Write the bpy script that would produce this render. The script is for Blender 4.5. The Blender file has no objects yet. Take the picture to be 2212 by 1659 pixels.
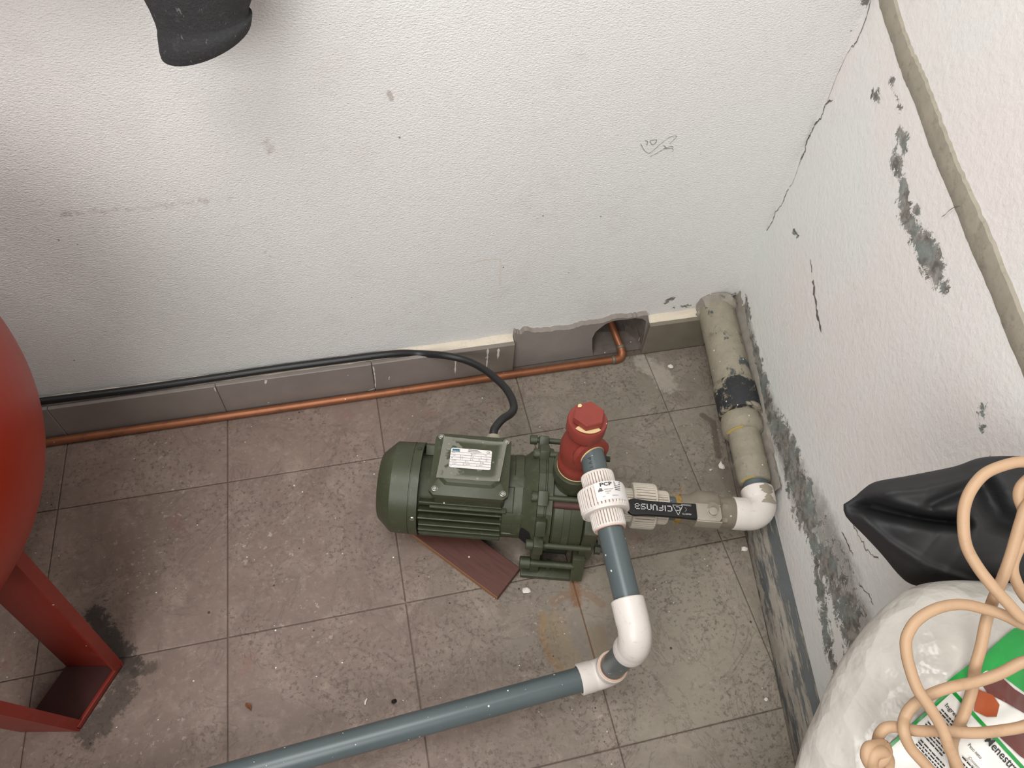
import bpy, bmesh, math, random
import numpy as np
from mathutils import Vector, Matrix

# ------------------------------------------------------------------ camera, light, exposure
SC = bpy.context.scene
COL = SC.collection
CR = np.array([[0.97411632, -0.21842645, 0.05820035],
               [-0.14339649, -0.7961448, -0.5878698],
               [0.17474222, 0.56430784, -0.80685923]])      # rows: right, down, forward
CC = np.array([0.31047365, -0.76460934, 1.27859098])
FPX = 1591.84
cam_d = bpy.data.cameras.new('camera')
cam = bpy.data.objects.new('camera', cam_d); COL.objects.link(cam)
cam_d.sensor_fit = 'HORIZONTAL'; cam_d.sensor_width = 36.0
cam_d.lens = FPX / 2212 * 36.0
cam_d.clip_start = 0.02
cam.matrix_world = Matrix([[CR[0][0], -CR[1][0], -CR[2][0], CC[0]],
                           [CR[0][1], -CR[1][1], -CR[2][1], CC[1]],
                           [CR[0][2], -CR[1][2], -CR[2][2], CC[2]],
                           [0, 0, 0, 1]])
SC.camera = cam

world = bpy.data.worlds.new('world'); SC.world = world; world.use_nodes = True
wb = world.node_tree.nodes['Background']
wb.inputs['Color'].default_value = (1.0, 0.99, 0.975, 1); wb.inputs['Strength'].default_value = 0.02

def area(name, loc, target, sx, sy, power, col=(1, 1, 1)):
    d = bpy.data.lights.new(name, 'AREA'); d.shape = 'RECTANGLE'; d.size = sx; d.size_y = sy
    d.energy = power; d.color = col
    o = bpy.data.objects.new(name, d); COL.objects.link(o); o.location = loc
    o.rotation_euler = (Vector(target) - Vector(loc)).to_track_quat('-Z', 'Y').to_euler()
    return o
area('window_daylight', (-0.40, -1.60, 1.50), (0.4, 0.0, 0.3), 1.1, 1.0, 26.5, (1.0, 0.99, 0.975))
area('ceiling_panel', (-0.05, -0.50, 2.40), (0.4, 0.0, 0.3), 1.0, 0.9, 30, (1.0, 0.99, 0.97))
SC.view_settings.view_transform = 'Standard'; SC.view_settings.look = 'None'
SC.view_settings.exposure = 0.0; SC.view_settings.gamma = 1.0
SC.view_settings.use_curve_mapping = False

random.seed(7); RNG = np.random.default_rng(7)

# ------------------------------------------------------------------ pixel to world helpers (solved camera)
def ray(x, y): return CR.T @ np.array([(x - 1106) / FPX, (y - 829.5) / FPX, 1.0])
def atz(x, y, z=0.0):
    d = ray(x, y); return CC + d * ((z - CC[2]) / d[2])
def aty(x, y, v):
    d = ray(x, y); return CC + d * ((v - CC[1]) / d[1])
def atd(x, y, dep): return CC + ray(x, y) * dep
YW = 0.185                                   # back wall plane
YS = 0.160                                   # skirting front
KC = np.array([1.096, YW, 0.0])              # room corner
WU = np.array([-0.2057, -0.9786, 0.0]); WU /= np.linalg.norm(WU)
WN = np.array([WU[1], -WU[0], 0.0])          # into the room
if WN[0] > 0: WN = -WN
def atw(x, y, off=0.0):
    d = ray(x, y); t = ((KC + WN * off - CC) @ WN) / (d @ WN); P = CC + d * t
    return (P - KC) @ WU, P[2]
def wp(s, z, off=0.0): return KC + WU * s + WN * off + np.array([0, 0, z])
Z3 = np.array([0, 0, 1.0])

# ------------------------------------------------------------------ mesh builder
class MB:
    def __init__(s): s.v = []; s.f = []; s.m = []
    def add(s, v, f, m=0):
        b = len(s.v); s.v += [tuple(map(float, p)) for p in v]
        s.f += [tuple(i + b for i in q) for q in f]; s.m += [m] * len(f); return s
    def box(s, c, size, bev=0.0, R=None, m=0, seg=2):
        bm = bmesh.new(); bmesh.ops.create_cube(bm, size=1.0)
        for v in bm.verts: v.co = Vector((v.co.x * size[0], v.co.y * size[1], v.co.z * size[2]))
        if bev > 0: bmesh.ops.bevel(bm, geom=bm.edges[:], offset=bev, segments=seg, profile=0.6, affect='EDGES')
        return s.bm(bm, c, R, m)
    def bm(s, bm, c=(0, 0, 0), R=None, m=0):
        bm.verts.index_update(); V = [np.array(v.co) for v in bm.verts]
        if R is not None: V = [np.asarray(R) @ v for v in V]
        V = [v + np.asarray(c, float) for v in V]
        F = [[v.index for v in f.verts] for f in bm.faces]; bm.free()
        return s.add(V, F, m)
    def prism(s, poly, axis0, ex, ey, ez, h, bev=0.0, m=0):
        """polygon (u,v) in the plane (ex,ey) at axis0, extruded by h along ez"""
        bm = bmesh.new()
        vs = [bm.verts.new((p[0], p[1], 0)) for p in poly]; f = bm.faces.new(vs)
        r = bmesh.ops.extrude_face_region(bm, geom=[f])
        for e in r['geom']:
            if isinstance(e, bmesh.types.BMVert): e.co.z += h
        bmesh.ops.recalc_face_normals(bm, faces=bm.faces[:])
        if bev > 0: bmesh.ops.bevel(bm, geom=bm.edges[:], offset=bev, segments=2, profile=0.6, affect='EDGES')
        R = np.array([ex, ey, ez]).T
        return s.bm(bm, axis0, R, m)
    def lathe(s, prof, org, d, seg=40, up=None, rib=None, m=0, a0=0.0, a1=2 * math.pi, hexa=None):
        """profile [(t, r)] turned about the axis org + t*d; rib=(count, depth, t0, t1)"""
        d = np.asarray(d, float); d = d / np.linalg.norm(d)
        a = np.asarray(up if up is not None else ((0, 0, 1) if abs(d[2]) < .9 else (1, 0, 0)), float)
        e1 = a - d * (a @ d); e1 /= np.linalg.norm(e1); e2 = np.cross(d, e1)
        full = abs(a1 - a0 - 2 * math.pi) < 1e-6; V = []; F = []
        nseg = seg if full else seg + 1
        for t, r in prof:
            for k in range(nseg):
                an = a0 + (a1 - a0) * k / seg; rr = r
                if rib and rib[2] <= t <= rib[3]:
                    ph = (k * rib[0] / seg) % 1.0
                    rr = r - (rib[1] if ph < rib[4] else 0)
                V.append(np.asarray(org) + d * t + (e1 * math.cos(an) + e2 * math.sin(an)) * rr)
        for i in range(len(prof) - 1):
            for k in range(seg):
                k2 = (k + 1) % nseg if full else k + 1
                F.append((i * nseg + k, i * nseg + k2, (i + 1) * nseg + k2, (i + 1) * nseg + k))
        if prof[0][1] > 1e-5: F.append(tuple(range(nseg))[::-1])
        if prof[-1][1] > 1e-5: F.append(tuple((len(prof) - 1) * nseg + k for k in range(nseg)))
        return s.add(V, F, m)
    def tube(s, pts, rad, seg=14, cap=True, m=0):
        P = np.asarray(pts, float); n = len(P); rads = rad if hasattr(rad, '__len__') else [rad] * n
        T = np.gradient(P, axis=0); T /= np.linalg.norm(T, axis=1)[:, None]
        a = np.array([0, 0, 1.0]) if abs(T[0][2]) < .9 else np.array([1.0, 0, 0])
        e = a - T[0] * (a @ T[0]); e /= np.linalg.norm(e); V = []; F = []
        for i in range(n):
            e = e - T[i] * (e @ T[i]); e /= np.linalg.norm(e); f = np.cross(T[i], e)
            for k in range(seg):
                an = 2 * math.pi * k / seg; V.append(P[i] + (e * math.cos(an) + f * math.sin(an)) * rads[i])
        for i in range(n - 1):
            for k in range(seg):
                k2 = (k + 1) % seg; F.append((i * seg + k, i * seg + k2, (i + 1) * seg + k2, (i + 1) * seg + k))
        if cap: F.append(tuple(range(seg))[::-1]); F.append(tuple((n - 1) * seg + k for k in range(seg)))
        return s.add(V, F, m)

def spline(pts, n=8):
    """Catmull-Rom through the points"""
    P = [np.asarray(p, float) for p in pts]; P = [2 * P[0] - P[1]] + P + [2 * P[-1] - P[-2]]; out = []
    for i in range(1, len(P) - 2):
        a, b, c, d = P[i - 1:i + 3]
        for k in range(n):
            t = k / n
            out.append(.5 * (2 * b + (c - a) * t + (2 * a - 5 * b + 4 * c - d) * t * t + (3 * b - a - 3 * c + d) * t ** 3))
    out.append(P[-2]); return np.array(out)

def obj(name, mb, mats, parent=None, smooth=35, label=None, kind=None, fix=True):
    me = bpy.data.meshes.new(name)
    off = np.zeros(3); rot = None
    if parent is not None and parent.get('_w'):            # parent empty at a world place: keep world coordinates
        off = np.array(parent.location)
        q = parent
        while q.parent is not None: q = q.parent; off = off + np.array(q.location)
    v = [tuple(np.array(p) - off) for p in mb.v]
    me.from_pydata(v, [], mb.f)
    mats = mats if isinstance(mats, (list, tuple)) else [mats]
    for m in mats: me.materials.append(m)
    me.polygons.foreach_set('material_index', mb.m)
    if fix:
        bm = bmesh.new(); bm.from_mesh(me); bmesh.ops.recalc_face_normals(bm, faces=bm.faces[:]); bm.to_mesh(me); bm.free()
    if smooth:
        me.shade_smooth(); me.set_sharp_from_angle(angle=math.radians(smooth))
    o = bpy.data.objects.new(name, me); COL.objects.link(o)
    if parent is not None:
        o.parent = parent
        o['_w'] = parent.get('_w', 0)
    if label: o['label'] = label
    if kind: o['kind'] = kind
    return o
def thing(name, label, cat, loc=(0, 0, 0), rz=0.0, group=None, world_coords=True):
    o = bpy.data.objects.new(name, None); COL.objects.link(o); o.empty_display_size = .05
    o.location = loc; o.rotation_euler = (0, 0, rz); o['label'] = label; o['category'] = cat
    if group: o['group'] = group
    o['_w'] = 1 if world_coords else 0
    return o
def tag(o, label, cat, group=None):
    o['label'] = label; o['category'] = cat
    if group: o['group'] = group
    return o

# ------------------------------------------------------------------ materials
def lin(c): return tuple((x / 255 / 12.92) if x / 255 <= .04045 else ((x / 255 + .055) / 1.055) ** 2.4 for x in c)
class NT:
    def __init__(s, name):
        s.mat = bpy.data.materials.new(name); s.mat.use_nodes = True; s.t = s.mat.node_tree; s.n = s.t.nodes; s.l = s.t.links
        s.b = s.n['Principled BSDF']; s.out = s.n['Material Output']
        g = s.n.new('ShaderNodeNewGeometry'); s.P = g.outputs['Position']
        s._o = None
    @property
    def O(s):
        if s._o is None: s._o = s.n.new('ShaderNodeTexCoord').outputs['Object']
        return s._o
    def put(s, sock, v):
        if hasattr(v, 'is_linked') or isinstance(v, bpy.types.NodeSocket): s.l.new(v, sock)
        elif isinstance(v, (tuple, list)) and len(v) == 3 and sock.type == 'RGBA': sock.default_value = (*v, 1)
        else: sock.default_value = v
    def math(s, op, a, b=0.0, clamp=False):
        n = s.n.new('ShaderNodeMath'); n.operation = op; n.use_clamp = clamp; s.put(n.inputs[0], a); s.put(n.inputs[1], b); return n.outputs[0]
    def vec(s, op, a, b=(0, 0, 0)):
        n = s.n.new('ShaderNodeVectorMath'); n.operation = op; s.put(n.inputs[0], a)
        if op == 'SCALE': s.put(n.inputs['Scale'], b)
        else: s.put(n.inputs[1], b)
        return n.outputs['Value' if op in ('LENGTH', 'DOT_PRODUCT', 'DISTANCE') else 'Vector']
    def mapv(s, v, scale=(1, 1, 1), rot=(0, 0, 0)):
        n = s.n.new('ShaderNodeMapping'); s.put(n.inputs['Vector'], v); n.inputs['Scale'].default_value = scale; n.inputs['Rotation'].default_value = rot; return n.outputs[0]
    def noise(s, scale, detail=3, rough=.55, vec=None, dist=0.0):
        n = s.n.new('ShaderNodeTexNoise'); s.put(n.inputs['Vector'], vec if vec is not None else s.P)
        n.inputs['Scale'].default_value = scale; n.inputs['Detail'].default_value = detail; n.inputs['Roughness'].default_value = rough
        n.inputs['Distortion'].default_value = dist; return n.outputs[0]
    def vor(s, scale, vec=None, feature='F1'):
        n = s.n.new('ShaderNodeTexVoronoi'); n.feature = feature; s.put(n.inputs['Vector'], vec if vec is not None else s.P); n.inputs['Scale'].default_value = scale
        return n.outputs['Distance'], (n.outputs['Color'] if 'Color' in n.outputs else None)
    def step(s, x, lo, hi):
        n = s.n.new('ShaderNodeMapRange'); n.interpolation_type = 'SMOOTHSTEP'; s.put(n.inputs[0], x)
        n.inputs[1].default_value = lo; n.inputs[2].default_value = hi
        return n.outputs[0]
    def mix(s, f, a, b):
        n = s.n.new('ShaderNodeMix'); n.data_type = 'RGBA'; s.put(n.inputs[0], f)
        for k, v in ((6, a), (7, b)):
            if isinstance(v, tuple): n.inputs[k].default_value = (*v[:3], 1)
            else: s.l.new(v, n.inputs[k])
        return n.outputs[2]
    def attr(s, name):
        n = s.n.new('ShaderNodeAttribute'); n.attribute_name = name; return n.outputs['Fac']
    def rand(s): return s.n.new('ShaderNodeObjectInfo').outputs['Random']
    def bump(s, h, strength=.3, dist=.002, normal=None):
        n = s.n.new('ShaderNodeBump'); s.put(n.inputs['Height'], h); n.inputs['Strength'].default_value = strength; n.inputs['Distance'].default_value = dist
        if normal is not None: s.l.new(normal, n.inputs['Normal'])
        return n.outputs[0]
    def specks(s, scale, frac, r=.25, vec=None, soft=.05):
        """mask of scattered round specks: frac of the cells carry one"""
        d, c = s.vor(scale, vec)
        sp = s.n.new('ShaderNodeSeparateColor'); s.l.new(c, sp.inputs[0])
        on = s.math('LESS_THAN', sp.outputs[0], frac)
        rad = s.math('MULTIPLY', sp.outputs[1], r)
        m = s.math('LESS_THAN', d, rad)
        return s.math('MULTIPLY', on, m)
    def capsule(s, pts, w, amp=.5, nscale=75):
        """soft worn mask that follows a polyline on the ground (metres)"""
        nz = s.noise(nscale, 6, .75); best = None
        for a, b in zip(pts[:-1], pts[1:]):
            A = (a[0], a[1], 0.0); B = (b[0] - a[0], b[1] - a[1], 0.0)
            pa = s.vec('SUBTRACT', s.P, A); L2 = max(B[0] ** 2 + B[1] ** 2, 1e-9)
            h = s.math('DIVIDE', s.vec('DOT_PRODUCT', pa, B), L2, True)
            pr = s.vec('SCALE', B, h); d = s.vec('LENGTH', s.vec('SUBTRACT', pa, pr))
            best = d if best is None else s.math('MINIMUM', best, d)
        v = s.math('SUBTRACT', 1.0, s.math('DIVIDE', best, w))
        v = s.math('ADD', v, s.math('MULTIPLY', s.math('SUBTRACT', nz, .5), amp * 2))
        return s.step(v, .05, .55)
    def fin(s, col, rough=.5, metal=0.0, normal=None, **kw):
        s.put(s.b.inputs['Base Color'], col); s.put(s.b.inputs['Roughness'], rough); s.put(s.b.inputs['Metallic'], metal)
        if normal is not None: s.l.new(normal, s.b.inputs['Normal'])
        for k, v in kw.items(): s.put(s.b.inputs[k.replace('_', ' ')], v)
        return s.mat

def simple(name, c, rough=.5, metal=0.0, var=.12, vscale=18, bscale=0, bstr=.15, spec=None, dust=0.0, dustc=(150, 142, 128), local=False):
    s = NT(name); c = lin(c); v = s.O if local else s.P
    n = s.noise(vscale, 4, .6, v)
    col = s.mix(n, tuple(x * (1 - var) for x in c), tuple(min(1, x * (1 + var)) for x in c))
    if dust: col = s.mix(s.math('MULTIPLY', s.step(s.noise(vscale * 2.3, 5, .7, v), .5, .75), dust), col, lin(dustc))
    if spec: col = s.mix(s.specks(spec[0], spec[1], spec[2], v), col, lin((225, 222, 214)))
    nb = s.bump(s.noise(bscale, 3, .6, v), bstr, .001) if bscale else None
    return s.fin(col, rough, metal, nb)

M = {}
# white rough paint on the back wall: brushed relief, scuffs carried by a vertex attribute
s = NT('wall_paint')
big = s.noise(2.3, 3, .6); fine = s.noise(14, 5, .65)
col = s.mix(s.step(big, .35, .7), lin((233, 231, 229)), lin((232, 233, 229)))
col = s.mix(s.math('MULTIPLY', s.step(fine, .52, .75), .18), col, lin((206, 198, 190)))
col = s.mix(s.math('MULTIPLY', s.specks(46, .05, .16), .8), col, lin((120, 112, 104)))
sm = s.math('ADD', s.attr('scuff'), s.math('MULTIPLY', s.math('SUBTRACT', s.noise(80, 6, .75), .5), 1.6))
col = s.mix(s.math('MULTIPLY', s.step(sm, .5, .95), .5), col, lin((150, 132, 120)))
pm = s.math('ADD', s.attr('peel'), s.math('MULTIPLY', s.math('MULTIPLY', s.math('SUBTRACT', s.noise(90, 7, .78), .5), 4.0), s.step(s.attr('peel'), .02, .3)))
pk = s.step(pm, .5, .56)
pcol = s.mix(s.noise(120, 4, .7), lin((92, 90, 84)), lin((152, 148, 138)))
col = s.mix(pk, col, pcol)
st = s.mapv(s.P, (1.0, 1.0, 2.2), (0, .35, 0))
rel = s.math('ADD', s.noise(210, 4, .62, st), s.math('MULTIPLY', s.noise(520, 2, .5), .45))
rel = s.math('ADD', rel, s.math('MULTIPLY', s.noise(34, 2, .5), .3))
rel = s.math('SUBTRACT', rel, s.math('MULTIPLY', pk, .9))
M['wall'] = s.fin(col, .62, 0, s.bump(rel, .8, .0026))
# the right-hand wall: same paint, damp and flaking
s = NT('damp_wall_paint')
big = s.noise(3.1, 3, .6)
col = s.mix(s.step(big, .35, .7), lin((233, 226, 223)), lin((229, 231, 227)))
col = s.mix(s.math('MULTIPLY', s.step(s.noise(17, 5, .65), .55, .8), .2), col, lin((186, 178, 168)))
da = s.math('ADD', s.attr('damp'), s.math('MULTIPLY', s.math('SUBTRACT', s.noise(26, 5, .65), .5), .9))
dk = s.step(da, .35, .9)
col = s.mix(s.math('MULTIPLY', dk, .8), col, s.mix(s.noise(40, 4, .6), lin((120, 121, 117)), lin((164, 158, 149))))
base = s.math('ADD', s.attr('peel'), s.math('MULTIPLY', s.attr('damp'), .34))
nz = s.math('MULTIPLY', s.math('SUBTRACT', s.noise(46, 9, .8, None, .6), .5), 4.6)
pm = s.math('ADD', base, s.math('MULTIPLY', nz, s.step(base, .02, .3)))
pk = s.step(pm, .5, .54)
pc = s.mix(s.step(s.noise(60, 5, .7), .35, .65), lin((98, 94, 88)), lin((158, 154, 147)))
pc = s.mix(s.math('MULTIPLY', s.step(s.noise(24, 4, .6), .45, .62), .75), pc, lin((132, 142, 139)))
col = s.mix(pk, col, pc)
edge = s.math('MULTIPLY', s.step(pm, .38, .46), s.math('SUBTRACT', 1.0, pk))
col = s.mix(s.math('MULTIPLY', edge, .55), col, lin((232, 228, 222)))
rel = s.math('ADD', s.noise(110, 4, .6), s.math('MULTIPLY', s.noise(20, 2, .5), .6))
rel = s.math('SUBTRACT', rel, s.math('MULTIPLY', pk, 1.6))
M['wall_damp'] = s.fin(col, .66, 0, s.bump(rel, .5, .0025))
def P2(*pp): return [tuple(atz(x, y)[:2]) for x, y in pp]
def ground(name, tile):
    s = NT(name)
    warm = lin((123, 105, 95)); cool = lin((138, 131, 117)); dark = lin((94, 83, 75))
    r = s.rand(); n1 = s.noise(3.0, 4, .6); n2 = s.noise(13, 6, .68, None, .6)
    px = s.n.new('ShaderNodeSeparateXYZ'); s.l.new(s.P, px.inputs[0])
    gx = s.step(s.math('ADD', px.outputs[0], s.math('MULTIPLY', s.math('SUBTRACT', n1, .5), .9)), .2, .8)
    col = s.mix(gx, warm, cool)  # greener to the right; the added brightness there is painted-in light falloff
    col = s.mix(s.math('MULTIPLY', s.step(r, .0, 1.0), .25), col, dark)
    col = s.mix(s.math('MULTIPLY', s.step(n2, .45, .72), .34), col, lin((168, 152, 140)))
    col = s.mix(s.math('MULTIPLY', s.step(s.noise(30, 6, .72, None, .8), .5, .72), .4), col, lin((108, 94, 85)))
    col = s.mix(s.math('MULTIPLY', s.step(s.noise(75, 5, .75), .5, .7), .22), col, lin((176, 162, 150)))
    vein = s.math('ABSOLUTE', s.math('SUBTRACT', s.noise(7, 6, .66, None, 1.2), .5))
    col = s.mix(s.math('MULTIPLY', s.math('SUBTRACT', 1.0, s.step(vein, .0, .018)), .45), col, lin((92, 78, 70)))
    col = s.mix(s.math('MULTIPLY', s.step(s.noise(9, 5, .7), .54, .72), .38), col, lin((104, 88, 78)))
    stv = s.mapv(s.P, (6, 40, 1), (0, 0, .15))
    col = s.mix(s.math('MULTIPLY', s.step(s.noise(4, 4, .6, stv), .5, .8), .25), col, lin((118, 102, 92)))
    pit = s.math('MULTIPLY', s.step(s.noise(6.5, 4, .65), .43, .58), s.step(s.noise(125, 4, .7), .53, .62))
    col = s.mix(s.math('MULTIPLY', pit, .6), col, lin((78, 66, 58)))
    lf = s.math('MULTIPLY', s.step(s.noise(5.0, 3, .6, s.vec('ADD', s.P, (3, 1, 0))), .5, .66), s.step(s.noise(85, 3, .6, s.vec('ADD', s.P, (7, 1, 0))), .6, .7))
    col = s.mix(s.math('MULTIPLY', lf, .45), col, lin((194, 180, 168)))
    rd = s.math('MULTIPLY', s.step(s.noise(7, 4, .7, s.vec('ADD', s.P, (9, 4, 0))), .62, .72), .3)
    col = s.mix(rd, col, lin((132, 84, 78)))
    for pts, w, c, k, amp in (
        (P2((1172, 1330), (1172, 1370), (1188, 1420), (1222, 1462)), .010, (138, 108, 66), .5, 1.1),
        (P2((1196, 1342), (1215, 1400), (1235, 1430)), .025, (142, 120, 82), .35, .6),
        (P2((1196, 1300), (1228, 1282), (1262, 1278), (1300, 1304)), .010, (122, 88, 58), .42, 1.1),
        (P2((1240, 1250), (1246, 1300)), .012, (122, 80, 44), .65, .9),
        (P2((1290, 1370), (1300, 1410)), .02, (128, 110, 78), .35, .6),
        (P2((205, 1330), (225, 1370), (262, 1412), (278, 1430)), .024, (38, 33, 29), .85, 1.5),
        (P2((278, 1440), (262, 1500), (215, 1560), (195, 1585)), .028, (56, 47, 41), .75, 1.6),
        (P2((290, 1455), (330, 1442)), .012, (52, 44, 38), .6, 1.5),
        (P2((1518, 897), (1540, 912), (1546, 950), (1552, 985)), .0095, (88, 76, 68), .75, .5),
        (P2((1560, 1010), (1580, 1060)), .016, (112, 98, 90), .5, .7),
        (P2((1390, 785), (1420, 800), (1440, 830)), .03, (198, 190, 176), .4, 1.0),
        (P2((1440, 765), (1500, 760)), .02, (120, 108, 100), .4, .8),
        (P2((925, 1150), (960, 1175), (1090, 1200)), .03, (86, 70, 62), .35, .8)):
        col = s.mix(s.math('MULTIPLY', s.capsule(pts, w, amp), k), col, lin(c))
    col = s.mix(s.math('MULTIPLY', s.specks(66, .16, .10), .95), col, lin((228, 222, 212)))
    col = s.mix(s.math('MULTIPLY', s.specks(150, .03, .22), .8), col, lin((214, 206, 196)))
    col = s.mix(s.math('MULTIPLY', s.specks(64, .05, .16, s.vec('ADD', s.P, (5, 2, 0))), .9), col, lin((48, 40, 36)))
    if not tile:
        col = s.mix(s.math('ADD', .45, s.math('MULTIPLY', s.noise(5, 3, .6), .35)), col, lin((84, 68, 58)))
        g = s.capsule([(.6, -.29), (.6, -.46)], .02, .4); col = s.mix(s.math('MULTIPLY', g, .8), col, lin((132, 82, 42)))
    rel = s.math('ADD', s.noise(30, 6, .7), s.math('MULTIPLY', s.noise(9, 3, .6), 1.2))
    rel = s.math('SUBTRACT', rel, s.math('MULTIPLY', pit, .7))
    return s.fin(col, s.math('ADD', .5, s.math('MULTIPLY', n2, .2)), 0, s.bump(rel, .3, .002))
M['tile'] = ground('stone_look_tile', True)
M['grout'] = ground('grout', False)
# skirting tile: darker slate grey with paint drips
s = NT('skirting_tile')
n = s.noise(9, 5, .6); sx = s.n.new('ShaderNodeSeparateXYZ'); s.l.new(s.P, sx.inputs[0])
col = s.mix(n, lin((116, 108, 103)), lin((152, 143, 136)))
col = s.mix(s.math('MULTIPLY', s.step(s.noise(6, 5, .7, s.mapv(s.P, (1, 1, 4))), .55, .75), .5), col, lin((150, 144, 138)))
col = s.mix(s.step(sx.outputs[0], .4, .75), col, s.mix(s.noise(30, 4, .6), lin((112, 105, 92)), lin((134, 127, 112))))
col = s.mix(s.specks(60, .06, .14), col, lin((212, 206, 198)))
M['skirting'] = s.fin(col, .5, 0, s.bump(s.noise(60, 3, .6), .15, .001))
M['skirting_grout'] = simple('skirting_cream_filler', (214, 204, 186), .7, var=.1, vscale=30, bscale=90, bstr=.4, dust=.3)
M['mortar'] = simple('grey_mortar', (140, 132, 126), .85, var=.14, vscale=20, bscale=70, bstr=.6, spec=(70, .05, .14))
M['hole'] = simple('shaded_hole_rubble', (104, 95, 88), .95, var=.4, vscale=60, bscale=70, bstr=1.0, spec=(95, .16, .16))  # rubble tone darkened so the shade inside the hole is in the colour
M['mortar_rough'] = simple('rough_mortar', (146, 139, 129), .9, var=.3, vscale=45, bscale=55, bstr=1.0, spec=(80, .12, .16))
M['chase'] = simple('filled_chase_mortar', (160, 153, 138), .85, var=.2, vscale=30, bscale=70, bstr=1.0, dust=.6, dustc=(124, 116, 102))
# blue-grey painted kerb along the right wall with mortar smears
s = NT('blue_grey_kerb_paint')
cmb = s.n.new('ShaderNodeCombineXYZ')
s.l.new(s.math('MULTIPLY', s.vec('DOT_PRODUCT', s.P, tuple(map(float, WU))), 5.0), cmb.inputs[0])
s.l.new(s.math('MULTIPLY', s.vec('DOT_PRODUCT', s.P, tuple(map(float, WN))), 55.0), cmb.inputs[1])
s.l.new(s.math('MULTIPLY', s.vec('DOT_PRODUCT', s.P, (0, 0, 1)), 30.0), cmb.inputs[2])
v = cmb.outputs[0]
bias = s.math('MULTIPLY', s.step(s.vec('DOT_PRODUCT', s.vec('SUBTRACT', s.P, tuple(map(float, KC))), tuple(map(float, WN))), .006, .02), .09)
sm = s.step(s.math('ADD', s.noise(1.5, 8, .78, v), bias), .52, .62)
col = s.mix(sm, s.mix(s.noise(30, 3, .5), lin((70, 74, 75)), lin((86, 90, 90))), s.mix(s.noise(80, 5, .7), lin((118, 112, 102)), lin((156, 148, 136))))
M['kerb'] = s.fin(col, .6, 0, s.bump(s.math('ADD', sm, s.noise(60, 4, .6)), .4, .002))
M['ink'] = simple('dark_crack_line', (104, 96, 91), .9, var=.2)
M['pencil'] = simple('pencil_line', (130, 128, 126), .9, var=.2)
M['brown_line'] = simple('brown_drip', (222, 214, 204), .9, var=.1)
M['black'] = simple('opening_shade_black', (12, 11, 10), .9, var=.1)
# pump
s = NT('green_cast_paint')
n = s.noise(20, 4, .6, s.O)
col = s.mix(n, lin((54, 58, 40)), lin((67, 71, 51)))
col = s.mix(s.math('MULTIPLY', s.step(s.noise(60, 6, .74, s.O), .52, .72), .38), col, lin((98, 102, 82)))
col = s.mix(s.specks(75, .04, .14), col, lin((205, 203, 190)))
M['green'] = s.fin(col, .46, 0, s.bump(s.noise(260, 3, .6), .12, .0008))
M['green_dk'] = simple('green_dark_paint', (47, 50, 37), .5, var=.1, vscale=30)
M['red_shell'] = simple('red_brown_primer', (84, 46, 38), .55, var=.2, vscale=26, spec=(75, .03, .12))
M['steel'] = simple('zinc_screw', (190, 190, 184), .3, 1.0, var=.2, vscale=200)
s = NT('protective_film')
fl = s.noise(26, 3, .55, s.O); ed = s.attr('rim')
mk = s.math('ADD', s.step(fl, .53, .57), s.step(ed, .62, .8), True)
bub = s.specks(110, .3, .3, s.O)
tr = s.n.new('ShaderNodeBsdfTransparent'); mx = s.n.new('ShaderNodeMixShader')
s.fin(lin((152, 152, 138)), .3)
s.l.new(s.math('ADD', s.math('MULTIPLY', mk, .55), s.math('MULTIPLY', bub, .3), True), mx.inputs[0])
s.l.new(tr.outputs[0], mx.inputs[1]); s.l.new(s.b.outputs[0], mx.inputs[2]); s.l.new(mx.outputs[0], s.out.inputs[0])
M['film'] = s.mat
M['label'] = simple('white_label_paper', (226, 222, 220), .4, var=.03)
M['print'] = simple('black_print', (40, 38, 38), .6, var=.05)
M['cyan'] = simple('cyan_print', (96, 168, 196), .5, var=.05)
M['gland'] = simple('beige_gland', (164, 158, 140), .5, var=.1)
M['cable'] = simple('black_rubber', (30, 30, 31), .42, var=.2, vscale=40)
# red primer valve
s = NT('red_primer_paint')
n = s.noise(35, 4, .6); col = s.mix(n, lin((122, 46, 37)), lin((148, 64, 53)))
col = s.mix(s.math('MULTIPLY', s.step(s.noise(16, 4, .6), .55, .75), .35), col, lin((112, 40, 32)))
col = s.mix(s.specks(60, .05, .12), col, lin((220, 200, 180)))
M['red'] = s.fin(col, .5, 0, s.bump(s.noise(180, 3, .6), .15, .001))
M['gasket'] = simple('cream_gasket', (222, 196, 146), .6, var=.08)
# PVC
s = NT('grey_pipe_plastic')
n = s.noise(16, 4, .6); col = s.mix(n, lin((78, 88, 90)), lin((92, 102, 104)))
col = s.mix(s.math('MULTIPLY', s.step(s.noise(7, 4, .6, s.mapv(s.P, (1, .3, 1))), .5, .75), .3), col, lin((66, 75, 76)))
col = s.mix(s.specks(120, .22, .2), col, lin((228, 226, 220)))
col = s.mix(s.specks(44, .14, .13), col, lin((228, 226, 220)))
M['pvc'] = s.fin(col, .34)
s = NT('white_fitting_plastic')
n = s.noise(12, 5, .65); col = s.mix(n, lin((216, 208, 201)), lin((226, 219, 212)))
col = s.mix(s.math('MULTIPLY', s.step(s.noise(60, 6, .75, s.mapv(s.P, (1, 1, 3))), .56, .72), .45), col, lin((170, 152, 140)))
M['white'] = s.fin(col, .36)
M['union'] = simple('ribbed_white_plastic', (224, 216, 209), .42, var=.04, vscale=40, dust=.2, dustc=(184, 164, 150))
M['union_old'] = simple('aged_white_plastic', (208, 200, 186), .5, var=.08, vscale=40, dust=.38, dustc=(150, 132, 108))
M['rib_dirt'] = simple('dirt_in_ribs', (122, 104, 88), .7, var=.25, vscale=90)
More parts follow.
